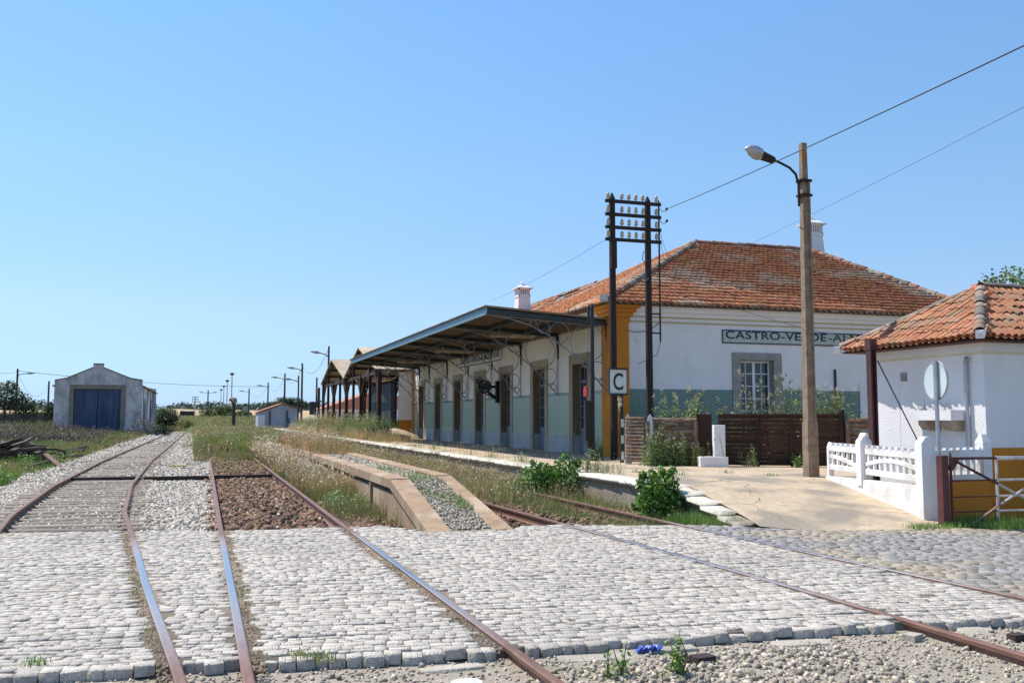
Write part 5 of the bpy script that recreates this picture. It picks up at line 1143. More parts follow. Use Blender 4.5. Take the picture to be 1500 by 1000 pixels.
far_pole(11.67, 119, 8.0, 'tall bare pole right of the far lamp post with two lamps', [(-1, 1.6)], zb=.4, r=.15, group=GL)
far_pole(11.34, 120, 6.5, 'shorter far lamp post overlapping a taller bare pole', [(-1, 1.6)], zb=.4, group=GL)
far_pole(11.86, 147.4, 8.0, 'far lamp post in front of the umbrella pine crown', [(-1, 1.8)], zb=.4, r=.17, group=GL)
far_pole(11.81, 185.5, 8.0, 'far lamp post before the left end of the small white house', [(-1, 1.9)], zb=.4, r=.17, group=GL)
far_pole(10.24, 229, 8.0, 'single-armed lamp post left of the small white house', [(-1, 2.1)], zb=.5, r=.19, group=GL)
far_pole(1.16, 254, 8.0, 'far lamp post carrying two opposite lamps, standing alone in the fields', [(-1, 2.0), (1, 2.0)], zb=.8, r=.2, group=GL)
far_pole(15.53, 137, 7.0, 'dark pole without a lamp left of the zigzag roofed shed', (), kind='utility_pole', cat='pole', zb=.4, r=.16)
far_pole(-24.97, 146.8, 8.0, 'leaning wooden pole with a small lamp at far left', [(1, 2.0)], kind='utility_pole', cat='pole', zb=.5, r=.17)
far_pole(-27.63, 194, 8.0, 'wooden pole just left of the old shed', (), kind='utility_pole', cat='pole', zb=.5, r=.2)
for k, (x, y, h) in enumerate(((10.7, 389, 18), (10.61, 462, 18), (10.73, 543, 18), (10.48, 610, 18))):
    t = thing('floodlight_mast', (x, y, 1), ['tallest and nearest', 'second nearest', 'third', 'farthest and shortest looking'][k] + ' of the four slender floodlight masts in a row', 'floodlight mast', 'floodlight masts beyond the fields')
    MB().tube([(x, y, 1), (x, y, 1 + h)], [.28, .2], 6).build('mast', mat('pale_grey_steel', (.42, .44, .47), (.36, .38, .4)), t); MB().lathe([(.3, -.3), (.9, 0), (.8, .5), (.2, .7)], (x, y, h + .9), 8).build('floodlight', m_far, t)
t = thing('telegraph_pole', (-2.7, 347, 1), 'distant telegraph pole with wide ladder-like crossarms above the fields', 'telegraph pole'); MB().tube([(-2.7, 347, .5), (-2.7, 347, 9)], .22, 6).build('pole', mat('pale_grey_steel', (.42, .44, .47)), t)
for z in (9, 8.1, 7.2): MB().box(-3.7, -1.7, 346.9, 347.1, z - .08, z + .08).build('crossarm', m_far, t)
for xx in (-3.6, -1.8): MB().box(xx - .07, xx + .07, 346.9, 347.1, 7.2, 9).build('crossarm', m_far, t)
# water crane
t = thing('water_crane', (4.46, 148.6, 0), 'old cast iron water crane with a swollen pale head among the weeds', 'water crane')
MB().tube([(4.46, 148.6, 0), (4.46, 148.6, 3.2), (4.46, 148.6, 3.8)], [.3, .24, .3], 8).build('column', m_far, t); jitter(MB().lathe([(.2, 0), (.42, .15), (.5, .5), (.4, .8), (.15, 1.0)], (4.46, 148.6, 3.75), 9), .12, 2.5).build('head', mat('pale_rust', (.4, .34, .27), (.12, .08, .06), scale=2.5), t); MB().tube([(4.3, 148.6, 4.3), (3.75, 148.6, 4.35)], .22, 7).build('spout', m_far, t)
# sign on two legs, small dark cabin
t = thing('platform_sign', (13.6, 325, 0), 'small distant board on a post left of the white house', 'sign'); MB().box(13.4, 13.8, 325, 325.2, 1, 4).build('post', m_far, t); MB().box(12.6, 14.8, 324.8, 325, 3.4, 5.4).build('board', m_lh, t)
tag(jitter(MB().box(-6.6, -2.6, 300, 303, 1.2, 3.6), .4, .5).build('ruined_cabin', mat('dark_brown_shack', (.07, .05, .05), (.04, .03, .03))), 'small dark shack among the distant green bushes', 'shack')
# small white house
wh = thing('small_house', (9, 130, 0), 'small whitewashed house with a pale red roof in front of the umbrella pine', 'house')
pts = [(7.2, 2.35), (8.0, 2.6), (10.3, 3.45), (12.4, 2.75), (12.4, -.5), (7.2, -.5)]
m_pw = mat_streaks('weathered_whitewash', (.45, .45, .5), (.3, .28, .27), (.33, .32, .34), .5, .7, .5, .3)
MB().prism([(x, 130, z) for x, z in pts], (0, 9, 0)).build('wall', m_pw, wh); MB().box(7.0, 7.9, 129.6, 130, -.5, 1.95).build('porch', m_white, wh)
MB().prism([(7.0, 129.7, 2.32), (10.3, 129.7, 3.5), (10.3, 129.7, 3.62), (7.0, 129.7, 2.44)], (0, 9.5, 0)).prism([(10.3, 129.7, 3.5), (12.7, 129.7, 2.7), (12.7, 129.7, 2.82), (10.3, 129.7, 3.62)], (0, 9.5, 0)).build('roof', mat('far_tiles', (.5, .2, .12), (.4, .17, .1)), wh)
MB().box(11.0, 11.2, 129.9, 130, .8, 1.6).build('window', m_glass, wh)
for xx in (8.5, 10.75): MB().box(xx, xx + .16, 129.8, 129.95, -.5, 2.6).build('down_pipe', m_far, wh)
# long white building with red roof seen through the open shed
lb = thing('long_house', (17, 100, 0), 'white building with pale red roof seen between the columns of the open shed', 'house')
MB().box(11.9, 24, 100, 108, 0, 2.6).build('wall', m_white, lb); MB().prism([(11.6, 99.7, 2.5), (18, 99.7, 4.6), (24.5, 99.7, 2.5)], (0, 8.6, 0)).build('roof', mat('far_tiles', (.5, .2, .12)), lb)
for k in range(5): w_ = MB().box(12.6 + k * 1.6, 13.4 + k * 1.6, 99.94, 100.02, 1.2, 2.1).build('window', m_glass, lb); MB().box(12.5 + k * 1.6, 13.5 + k * 1.6, 99.9, 99.96, 2.1, 2.25).build('lintel', m_yel, lb)

# ---- open goods shed with the zigzag roof
zs = thing('open_shed', (12, 66, 0), 'open shed with a zigzag roof of pale sheets at the far platform end', 'open shed')
m_dkw = mat('dark_red_timber', (.045, .02, .015), (.025, .012, .01), scale=2, bump=.4); m_sheet = mat('beige_roof_sheet', (.5, .4, .3), (.36, .28, .2), scale=1.5, island=.12)
ZX0, ZX1 = 9.5, 16.5; zv, za = 4.33, 6.02; ys_ = [53.1, 59.55, 66.0, 72.7, 79.3]; zz_ = [zv, za, zv, za, zv]
for i in range(4):
    a, b = ys_[i], ys_[i + 1]; ns = 5
    for k in range(ns):
        xa = ZX0 - .2 + k * (ZX1 - ZX0 + .2) / ns; xb = xa + (ZX1 - ZX0 + .2) / ns - .03
        MB().prism([(xa, a, zz_[i]), (xa, b, zz_[i + 1]), (xa, b, zz_[i + 1] + .07), (xa, a, zz_[i] + .07)], (xb - xa, 0, 0)).build('roof_sheet', m_sheet, zs)
    for q in (.1, .35, .6, .85):
        y_ = a + (b - a) * q; z_ = zz_[i] + (zz_[i + 1] - zz_[i]) * q; MB().box(ZX0 - .15, ZX1, y_ - .06, y_ + .06, z_ - .16, z_ - .03).build('purlin', m_dkw, zs)
    for xx in (ZX0, 13.0, ZX1 - .2): MB().prism([(xx, a, zz_[i] - .3), (xx, b, zz_[i + 1] - .3), (xx, b, zz_[i + 1] - .02), (xx, a, zz_[i] - .02)], (.12, 0, 0)).build('rafter', m_dkw, zs)
for y_ in ys_:
    for xx in (ZX0 + .05, 13.0, ZX1 - .2):
        MB().box(xx - .11, xx + .11, y_ - .11, y_ + .11, 0, zv).build('post', m_dkw, zs)
        for s_ in (-1, 1):
            if 53 < y_ + s_ * 1.6 < 79.5: MB().beam((xx, y_, 2.9), (xx, y_ + s_ * 1.6, 4.2), .12, .12).build('brace', m_dkw, zs)
for y_ in (56.3, 62.8, 69.3, 76):
    for xx in (ZX0 + .05, ZX1 - .2): MB().box(xx - .08, xx + .08, y_ - .08, y_ + .08, 0, zv + .8).build('post', m_dkw, zs)
for xx in (ZX0, 13.0, ZX1 - .2): MB().box(xx, xx + .14, ys_[0], ys_[-1], zv - .22, zv - .02).build('tie_beam', m_dkw, zs)
MB().prism([(ZX0 + .02, 53.1, 4.2), (ZX0 + .02, 55, 4.2), (ZX0 + .02, 55, 4.6)], (.05, 0, 0)).build('gable_board', m_dkw, zs)
# dark sheet-metal wall beyond the station
dw = thing('metal_shed', (10.6, 57, 0), 'dark blue-grey corrugated metal wall next to the white far wall of the station', 'metal shed')
m_dm = mat('dark_corrugated_metal', (.06, .065, .075), (.045, .05, .058), scale=1, rough=.6)
for k in range(14): y_ = 54.0 + k * .5; MB().prism([(10.45, y_, .35), (10.38, y_ + .12, .35), (10.38, y_ + .38, .35), (10.45, y_ + .48, .35), (10.6, y_ + .48, .35), (10.6, y_, .35)], (0, 0, 3.25)).build('sheet', m_dm, dw)
for k in range(3): MB().box(10.36 + k * .08, 10.44 + k * .08, 53.9, 53.98, .4, 3.6).build('sheet', m_dm, dw)
# signal with black cabinet near the shed
t = thing('signal_cabinet', (11.0, 80, 0), 'black signal box on a post beside the left columns of the open shed', 'signal'); MB().tube([(11.0, 95, 0), (11.0, 95, 4.6)], .13, 7).build('post', m_blk, t); MB().box(10.1, 10.75, 94.8, 95.2, 1.9, 3.2).build('cabinet', m_blk, t)
for z in (4.0, 4.25, 4.5): MB().tube([(10.6, 95, z), (11.0, 95, z)], .04, 5).build('crossarm', m_insu, t)
# wires between the far poles
GW = 'telephone wires between the far poles'
for (a, b, sg_, lb_) in (((11.26, 89.8, 8.2), (11.67, 119, 8.1), 1.6, 'slack wire between the nearest two far poles'), ((11.67, 119, 8), (11.86, 147.4, 8), 1.6, 'slack wire from the tall bare pole to the pole before the pine'), ((11.86, 147.4, 8), (11.81, 185, 8), 1.8, 'slack wire left of the pole before the pine'), ((11.81, 185, 8), (10.24, 229, 8), 2.0, 'slack wire left of the small white house'), ((-24.97, 146.8, 8), (-27.6, 194, 8.2), 3.0, 'sagging wire between the two poles left of the shed'), ((-24.97, 146.8, 8.1), (-22.5, 100, 8.6), 1.2, 'wire leaving the leaning pole towards the left edge')):
    o = wire(a, b, sg_, .02, lb_, group=GW); 
wire((-24.97, 146.8, 8.2), (11.81, 185.5, 7.6), .6, .03, 'long faint wire crossing the whole sky above the shed', group=GW)

# ================================================================== VEGETATION
g_green = mat_leaf('fresh_green_grass', (.25, .4, .08), (.14, .25, .05), col3=(.3, .3, .1), scale=1.2)
g_olive = mat_leaf('olive_grass', (.3, .3, .1), (.18, .2, .065), col3=(.42, .34, .16), scale=.8)
g_dry = mat_leaf('dry_straw_grass', (.6, .43, .2), (.4, .28, .12), col3=(.32, .27, .12), scale=.9, island=.4)
g_brown = mat_leaf('dead_brown_brush', (.16, .12, .095), (.09, .07, .06), scale=1, island=.5)
g_head = mat_leaf('pale_seed_heads', (.85, .73, .52), (.66, .52, .34), scale=2, island=.25)
g_leaf = mat_leaf('glossy_bush_leaf', (.22, .37, .07), (.1, .19, .035), island=.6, rough=.4, scale=3)
g_dark = mat_leaf('dark_oak_leaf', (.05, .085, .03), (.03, .055, .022), island=.4, scale=.3)
g_pale = mat_leaf('pale_green_weed', (.3, .37, .14), (.18, .26, .09), island=.4, scale=3)
g_far = mat_leaf('hazy_holm_oak', (.05, .09, .07), (.035, .07, .06), island=.3, scale=.05, trans=.1)
m_bark = mat('grey_bark', (.14, .11, .08), (.08, .06, .045), scale=3, bump=.6)

def region(n, x0, x1, y0, y1, keep=None, power=1.0):
    """random points, denser towards the viewer"""
    u = RNG.random(n) ** power; Y = y0 + (y1 - y0) * u; X = RNG.uniform(0, 1, n)
    xa = x0(Y) if callable(x0) else x0 + 0 * Y; xb = x1(Y) if callable(x1) else x1 + 0 * Y
    X = xa + (xb - xa) * X
    if keep is not None: k = keep(X, Y); X, Y = X[k], Y[k]
    return X, Y
def clump(X, Y, s, th, ph=0): return (np.sin(X * s + ph) * np.sin(Y * s * .8 + 1.3 + ph) + .6 * np.sin(X * s * 2.3 + Y * s * 1.7 + ph) + RNG.normal(0, .35, len(X))) > th
def grass(name, n, x0, x1, y0, y1, h, wd, m, keep=None, z=None, power=1.6, heads=None, head_size=.02, lean=.4, grow=1.0):
    X, Y = region(n, x0, x1, y0, y1, keep, power); n = len(X)
    far = (Y / max(y0, 12)) ** grow
    H = h * RNG.uniform(.45, 1.25, n); W = wd * RNG.uniform(.6, 1.4, n) * far
    Z = ground_z(X, Y) if z is None else (z(X, Y) if callable(z) else z + 0 * X)
    return blades(name, np.stack([X, Y, Z], -1), H, W, m, lean=lean, heads=heads, head_mat=g_head, head_size=head_size)
# left meadow
lx = lambda Y: -.2 * Y - 2.5
grass('green_grass', 26000, lx, -4.75, 15, 48, .3, .012, g_green, lambda X, Y: clump(X, Y, .9, -.7))
grass('olive_grass', 16000, lx, -4.85, 18, 62, .32, .012, g_olive, None)
grass('olive_grass', 22000, lambda Y: -.2 * Y - 4, lambda Y: -5.0 + 0 * Y, 50, 128, .4, .045, g_olive, None, power=1.2)
grass('green_grass', 15000, lambda Y: -.2 * Y - 4, lambda Y: -5.2 + 0 * Y, 48, 128, .42, .045, g_green, lambda X, Y: clump(X, Y, .35, .1), power=1.2)
grass('brown_brush', 6000, lambda Y: -.17 * Y - 1, lambda Y: -6.0 - (Y - 60) * .02, 58, 92, .75, .03, g_brown, lambda X, Y: clump(X, Y, .3, .3, 2), lean=.8)
grass('dry_grass', 5000, lambda Y: -6.5 + 0 * Y, lambda Y: -5.0 + 0 * Y, 45, 99, .3, .04, g_dry, lambda X, Y: clump(X, Y, .5, .2))
# weeds swallowing the middle track and the ground around the island platform
rag = lambda X, Y: Y > 47.5 + 3 * np.sin(X * 2.3) + 2 * np.sin(X * 5 + 1)
mid0 = lambda Y: np.where(Y < 46, 2.2, -.4 - np.clip((Y - 60) / 60, 0, 1) * .8)
notisl = lambda X, Y: ~((X > 2.95) & (X < 4.35) & (Y < 34))
zw = lambda X, Y: np.where((X > 2.98) & (X < 4.3) & (Y < 41) & (Y > 12.8), .5, -.17)
grass('dry_grass', 20000, 2.15, 3.05, 19.5, 46, .55, .009, g_dry, lambda X, Y: clump(X, Y, 1.1, -.6) & (RNG.random(len(X)) < np.clip((Y - 18) / 5, .1, 1)), z=-.17, heads=.16, head_size=.045)
grass('olive_grass', 16000, 2.12, 3.05, 16, 46, .38, .009, g_olive, lambda X, Y: clump(X, Y, 1.3, -.3, 1) & (RNG.random(len(X)) < np.clip((Y - 15) / 6, .1, 1)), z=-.17)
grass('dry_grass', 16000, 4.35, 7.65, 17.3, 60, .46, .01, g_dry, lambda X, Y: (RNG.random(len(X)) < np.clip((Y - 16.5) / 5, .1, 1)), z=-.17, heads=.14, head_size=.042)
grass('olive_grass', 14000, 4.35, 7.65, 15.5, 60, .34, .01, g_olive, lambda X, Y: clump(X, Y, .9, -.2, 3) & (RNG.random(len(X)) < np.clip((Y - 14.5) / 6, .1, 1)), z=-.17)
grass('dry_grass', 16000, 3.0, 4.35, 27, 62, .5, .012, g_dry, lambda X, Y: RNG.random(len(X)) < np.clip((Y - 26) / 8, .03, 1), z=zw, heads=.18, head_size=.045)
grass('green_grass', 9000, lambda Y: 5.0 + (15 - Y) * .0, 7.65, 12.95, 19, .2, .008, g_green, lambda X, Y: (X > 5.9 - (Y - 13) * .05) & clump(X, Y, 1.6, -.3) & (Y > 13.2 - (X - 5.2) * .3), z=-.16)
grass('green_grass', 2600, 3.38, 3.98, 13.9, 19.5, .13, .008, g_green, lambda X, Y: clump(X, Y, 2.5, .2), z=lambda X, Y: zi(Y) - .01)
grass('dry_grass', 22000, mid0, 7.6, 46, 128, .55, .035, g_dry, lambda X, Y: clump(X, Y, .35, -.5) & rag(X, Y), z=None, heads=.3, head_size=.035, power=1.3)
grass('olive_grass', 24000, mid0, 7.6, 46, 128, .6, .04, g_olive, lambda X, Y: clump(X, Y, .3, -.3, 2) & rag(X, Y), power=1.3)
grass('bright_weeds', 7000, lambda Y: 0 * Y - .3, 3.2, 44.5, 66, .65, .03, mat_leaf('yellow_green_weed', (.3, .34, .06), (.2, .25, .04), scale=1), lambda X, Y: clump(X, Y, .7, .0, 1) & rag(X, Y), power=1.2)
grass('red_brown_weeds', 1500, -.3, 1.6, 50, 66, .35, .03, mat_leaf('reddish_dock', (.3, .13, .08), (.2, .1, .06), scale=1))
grass('olive_grass', 3500, -.3, 2.1, 38, 45, .3, .02, g_olive, lambda X, Y: clump(X, Y, 1.2, .1), z=-.08)
grass('olive_grass', 900, .2, 2.6, 14.2, 27.5, .17, .01, g_olive, lambda X, Y: clump(X, Y, 1.7, 1.0), z=-.14)
grass('olive_grass', 1200, 2.1, 3.0, 13.9, 18, .3, .009, g_olive, lambda X, Y: clump(X, Y, 2.2, .4), z=-.15)
# beyond the end of the yard
grass('olive_grass', 26000, lambda Y: -.25 * Y - 5, lambda Y: 9 + (Y - 115) * .1, 118, 330, .8, .11, g_olive, None, power=1.0, grow=.9)
grass('dry_grass', 20000, lambda Y: -.25 * Y - 5, lambda Y: 9 + (Y - 115) * .1, 118, 420, .8, .11, g_dry, lambda X, Y: clump(X, Y, .06, -.3), power=1.0, grow=.9, heads=.05, head_size=.03)
# leafy weeds in clumps, lower than the grass heads
def weeds(name, nl, x0, x1, y0, y1, r, h, n, size, m, keep=None, z=None, power=1.3):
    X, Y = region(nl, x0, x1, y0, y1, keep, power); Z = ground_z(X, Y) if z is None else z + 0 * X; q = len(X); f = 1 + (Y - 30).clip(0) / 70
    rr = r * RNG.uniform(.5, 1.5, q) * f; hh = h * RNG.uniform(.4, 1.3, q)
    leaf_cloud(name, np.stack([X, Y, Z + hh * .4, rr, rr, hh * .6], -1), n, size, m, None, LEAFQ, .3, kind='stuff')
weeds('leafy_weeds', 160, 4.4, 7.6, 18, 60, .28, .45, 26000, .055, g_pale, z=-.17)
weeds('leafy_weeds', 90, 2.2, 3.0, 17, 46, .22, .4, 12000, .05, g_pale, z=-.17)
weeds('leafy_weeds', 150, lambda Y: -.2 * Y - 2, -5.0, 19, 62, .4, .38, 30000, .07, g_green)
weeds('dock_weeds', 110, lambda Y: -.2 * Y - 2, -5.2, 55, 100, .8, .7, 9000, .14, g_brown)
weeds('leafy_weeds', 160, mid0, 7.5, 44, 128, .5, .75, 26000, .11, g_pale)
weeds('pale_weeds', 140, mid0, 7.5, 46, 128, .5, .8, 12000, .1, g_dry)
weeds('pale_weeds', 120, lambda Y: -.2 * Y, 12, 128, 300, 1.2, 1.0, 12000, .22, g_dry)
weeds('leafy_weeds', 120, lambda Y: -.2 * Y, 12, 128, 300, 1.4, 1.1, 12000, .25, g_green)
weeds('platform_bushes', 60, 8.8, 10.9, 53, 90, .5, 1.3, 16000, .09, g_pale, z=ZP)
weeds('platform_bushes', 40, 8.6, 11, 56, 92, .5, 1.5, 9000, .09, g_dry, z=ZP)
weeds('low_weeds', 60, .4, 1.9, 29, 44, .15, .2, 2500, .05, g_olive, z=-.08)
# weeds on the far platform
grass('dry_grass', 9000, 8.0, 9.6, 40, 95, .55, .018, g_dry, lambda X, Y: (RNG.random(len(X)) < np.clip((Y - 42) / 10, .02, 1)), z=ZP, heads=.4, head_size=.035)
grass('olive_grass', 14000, 8.3, 11.0, 53.5, 92, .95, .022, g_pale, lambda X, Y: clump(X, Y, .5, -.5), z=ZP)
grass('dry_grass', 7000, 8.2, 11.5, 56, 92, 1.1, .02, g_dry, lambda X, Y: clump(X, Y, .5, .0, 2), z=ZP, heads=.35, head_size=.035)
tag(jitter(MB().lathe([(1.5, 0), (1.2, .25), (.6, .5), (.1, .6)], (10.1, 51.2, ZP - .02), 14), .1, 1.2).build('sand_heap', m_pav), 'low pale heap of sand and weeds on the platform at the far station corner', 'sand heap')
# tufts in the kerb joint and at the wall foot, on the paving
def tufts(name, pts, h, m, n=28, r=.09, wd=.008, heads=None):
    P = np.array(pts, float); k = len(P); Q = np.repeat(P, n, 0); Q[:, :2] += RNG.normal(0, r, (k * n, 2))
    return blades(name, Q, h * RNG.uniform(.4, 1.2, k * n), wd * RNG.uniform(.6, 1.4, k * n), m, lean=.7, heads=heads, head_mat=g_head, head_size=.018)
tufts('kerb_weeds', [(8.1 + RNG.normal(0, .12), y, ZP) for y in np.concatenate([RNG.uniform(17, 52, 26), RNG.uniform(20, 30, 6)])], .34, g_dry, 14, .12, .007, heads=.5)
tufts('kerb_weeds', [(8.1 + RNG.normal(0, .1), y, ZP) for y in RNG.uniform(17, 48, 12)], .3, g_pale, 22, .09, .012)
tufts('paving_weeds', [(x, y, ZP) for x, y in ((9.3, 17.2), (9.9, 19.5), (8.9, 18.3), (10.6, 17.5), (9.2, 21.5), (11.4, 28.9), (11.45, 36.7), (11.4, 33.0), (8.7, 16.5), (10.9, 16.4))], .1, g_green, 30, .07, .012)
# weeds along the rails through the crossing
pts = []
for k, sgn in (('lr', -1), ('ml', 1), ('mr', -1)):
    for y in RNG.uniform(6.3, 14, 55):
        if RNG.random() < .25 + .75 * (math.sin(y * 2.2 + sgn) > -.2): pts.append((float(rail_x(k, y)) + sgn * RNG.uniform(.06, .13), y, -.01))
tufts('rail_weeds', pts, .045, g_olive, 16, .025, .005)
tufts('rail_weeds', [(float(rail_x(k, y)) + .05 * s_, y, 0) for k, s_ in (('rl', 1), ('rr', -1)) for y in RNG.uniform(6.2, 12.6, 26)], .035, g_olive, 12, .02, .005)
V, F = inst_arrays(STONES, RNG.integers(0, 4, 2600), rand_rot(2600) * RNG.uniform(.012, .035, 2600)[:, None, None], np.array([(float(rail_x(k, y)) + s_ * RNG.uniform(.045, .13), y, -.012) for (k, s_), y in zip([[('lr', -1), ('ml', 1), ('mr', -1)][i] for i in RNG.integers(0, 3, 2600)], RNG.uniform(6.2, 14, 2600))]))
mesh_obj('joint_gravel', V, F, mat('brown_grit', (.3, .22, .15), (.18, .13, .09), scale=30, island=.45), kind='stuff')
# verge in front of the field gate
grass('verge_grass', 6000, 8.6, 14, 10.55, 11.2, .1, .008, g_green, lambda X, Y: (Y > np.interp(X, FX, FY) + .02) | ((X > 9.6) & (Y > 10.85)), z=.0, power=1)
grass('verge_grass', 3000, 10.5, 14, 11.0, 11.5, .2, .009, g_green, lambda X, Y: clump(X, Y, 2, -.2), z=-.02, power=1)
grass('verge_grass', 1500, 7.1, 7.75, 12.3, 13.6, .22, .009, g_green, None, z=-.1, power=1)
grass('verge_grass', 500, 4.9, 9, 4.9, 5.6, .06, .006, g_green, lambda X, Y: clump(X, Y, 2.5, .7), z=-.075, power=1)
grass('verge_grass', 700, 2.2, 3.6, 5.4, 6.15, .07, .006, g_green, lambda X, Y: clump(X, Y, 3, .4), z=-.075, power=1)
V = ground_z

def shrub(name, x, y, z, lumps, n, size, m, label, cat, stems=8, h=.6, proto=LEAFQ, group=None, shell=.35, stem_m=None, up=0):
    ex_ = []
    for a, b, c, rx, ry, rz in lumps:      # ragged shoots round each lump
        for q in range(5):
            th_, ph_ = RNG.uniform(0, 2 * PI), RNG.uniform(-.2, 1.3); ex_.append((a + rx * 1.05 * math.cos(th_) * math.cos(ph_), b + ry * math.sin(th_) * math.cos(ph_), c + rz * 1.12 * math.sin(ph_), rx * .22, ry * .22, rz * .28))
    lumps = list(lumps) + ex_
    t = thing(name, (x, y, z), label, cat, group)
    leaf_cloud('foliage', [(x + a, y + b, z + c, rx, ry, rz) for a, b, c, rx, ry, rz in lumps], n, size, m, t, proto, shell, up)
    s = MB()
    for k in range(stems):
        a, b, c, rx, ry, rz = lumps[k % len(lumps)]; e = Vector((x + a + RNG.normal(0, rx * .5), y + b + RNG.normal(0, ry * .5), z + c + rz * .6)); p = Vector((x + a * .3 + RNG.normal(0, .04), y + b * .3 + RNG.normal(0, .04), z - .03))
        s.tube([p, p.lerp(e, .5) + Vector((RNG.normal(0, .03), RNG.normal(0, .03), .03)), e], [.012, .009, .004] if h < 1.5 else [.05, .035, .015], 5)
    s.build('stem', stem_m or m_bark, t); return t
# the two leafy green bushes below the platform kerb
shrub('bush', 7.25, 19.0, -.15, [(-.35, .1, .42, .42, .35, .38), (.15, -.1, .5, .42, .4, .36), (.5, .2, .35, .3, .35, .33), (-.1, .1, .25, .7, .5, .3)], 3600, .085, g_leaf, 'broad glossy green bush growing against the platform kerb, the farther of the two', 'bush', 10, .8, LEAF6)
shrub('bush', 7.3, 14.15, -.15, [(-.05, 0, .48, .34, .32, .36), (.1, .05, .6, .24, .26, .26), (-.2, 0, .28, .25, .3, .3), (.18, 0, .25, .24, .28, .28)], 2600, .075, g_leaf, 'compact round green bush below the top of the ramp, the nearer of the two', 'bush', 9, .7, LEAF6)
# flowering shrub before the log fence
def weedy(name, x, y, z, w, h, n, label, m=g_pale, spikes=14, flowers=True, size=.045, cat='plant', group=None):
    t = thing(name, (x, y, z), label, cat, group); L_ = []; s = MB(); fl = []
    for k in range(spikes):
        bx, by = x + RNG.uniform(-w, w) * .7, y + RNG.uniform(-.25, .25) * min(1, w * 2); tx, ty, tz = bx + RNG.normal(0, .16) * h, by + RNG.normal(0, .12) * h, z + h * RNG.uniform(.55, 1.08)
        mid_ = Vector(((bx + tx) / 2 + RNG.normal(0, .03), (by + ty) / 2, (z + tz) / 2)); s.tube([(bx, by, z - .02), mid_, (tx, ty, tz)], [.007, .005, .002], 4)
        for q in range(7):
            f = (q + .5) / 7; c = Vector((bx, by, z)).lerp(Vector((tx, ty, tz)), f); r = .13 * h * (1.15 - f) + .025; L_.append((c.x, c.y, c.z, r, r, r * .9))
        fl.append((tx, ty, tz - .03, .05, .05, .07))
    leaf_cloud('foliage', L_, n, size, m, t, LEAFQ, .2)
    s.build('stem', m_bark, t)
    if flowers: leaf_cloud('flower', fl, n // 10, size * .3, g_head, t, LEAFQ, .3, kind='stuff')
    return t
weedy('flowering_shrub', 10.75, 20.7, ZP, .75, .95, 6500, 'tangled pale green flowering shrub spilling in front of the log fence', spikes=46, size=.055)
weedy('weed_clump', 11.5, 20.3, ZP, .35, .55, 2200, 'low yellowish weed clump between the flowering shrub and the tap trough', mat_leaf('yellowish_weed', (.26, .26, .08), (.18, .19, .06)), 12)
weedy('weed_plant', 10.35, 23.9, ZP, .25, .62, 1300, 'dark green weed in the shade behind the chequered post', g_leaf, 12, False)
weedy('weed_plant', 12.45, 19.5, ZP, .22, .62, 500, 'thin upright weed against the planks just right of the tap', g_pale, 8, False)
weedy('weed_plant', 13.35, 18.95, ZP, .22, .4, 500, 'small dark weed at the foot of the plank gate left of the lamp post', g_leaf, 7, False)
weedy('weed_plant', 7.95, 18.6, ZP, .3, .6, 350, 'spindly weed with pale leaves on the kerb above the farther bush', g_pale, 7, False, .05)
weedy('garden_shrub', 11.9, 21.8, ZP, .95, 1.85, 11000, 'loose green shrub with long shoots behind the log fence under the tiled wall', g_pale, 26, True, .07)
weedy('garden_shrub', 13.85, 20.6, ZP, .6, 2.25, 11000, 'tallest feathery shrub behind the plank gate between window and lamp post', mat_leaf('grey_green_shrub', (.24, .28, .12), (.15, .19, .08)), 30, True, .07)
weedy('garden_shrub', 15.15, 20.0, ZP, .95, 1.95, 17000, 'wide yellow-green shrub behind the plank gate right of the lamp post', mat_leaf('yellow_green_shrub', (.25, .3, .1), (.16, .21, .07)), 44, True, .07)
weedy('garden_shrub', 12.95, 21.2, ZP, .5, 1.7, 4500, 'sparse shrub behind the plank gate in front of the end window', g_pale, 14, True, .07)
for (x, y, w_, h_, mm, lb) in ((8.9, 49.5, .8, 1.25, g_pale, 'feathery green bush on the platform beside the pale heap, nearest of the row'), (9.3, 54.5, .9, 1.2, g_dry, 'straw coloured bush on the platform between two greener bushes'), (9.0, 60, 1.1, 1.5, g_pale, 'grey-green platform bush in front of the middle columns of the open shed'), (9.0, 70, 1.6, 1.7, g_dry, 'farthest dry bush on the platform before the left columns of the open shed')): weedy('platform_bush', x, y, ZP, w_, h_, 4500, lb, mm, 40, True, .09, 'bush')
weedy('weed_plant', 2.55, 5.62, -.07, .12, .2, 110, 'bright green weed with broad leaves in the near gravel right of the middle track', g_green, 5, False, .04)
weedy('weed_plant', 2.95, 5.5, -.07, .12, .26, 120, 'taller weed with red stalk and green leaves in the near gravel', g_green, 5, False, .045)
tufts('crack_weeds', [(.72, 6.42, .0), (.8, 6.36, 0), (.62, 6.5, 0), (-.98, 6.85, 0), (1.9, 6.5, -.05), (3.6, 6.1, -.1)], .06, g_green, 40, .05, .009)
weedy('weed_plant', 11.25, 12.05, .45, .3, .5, 160, 'dry leafless weed behind the shaded fence below the planter', g_brown, 12, False, .02)
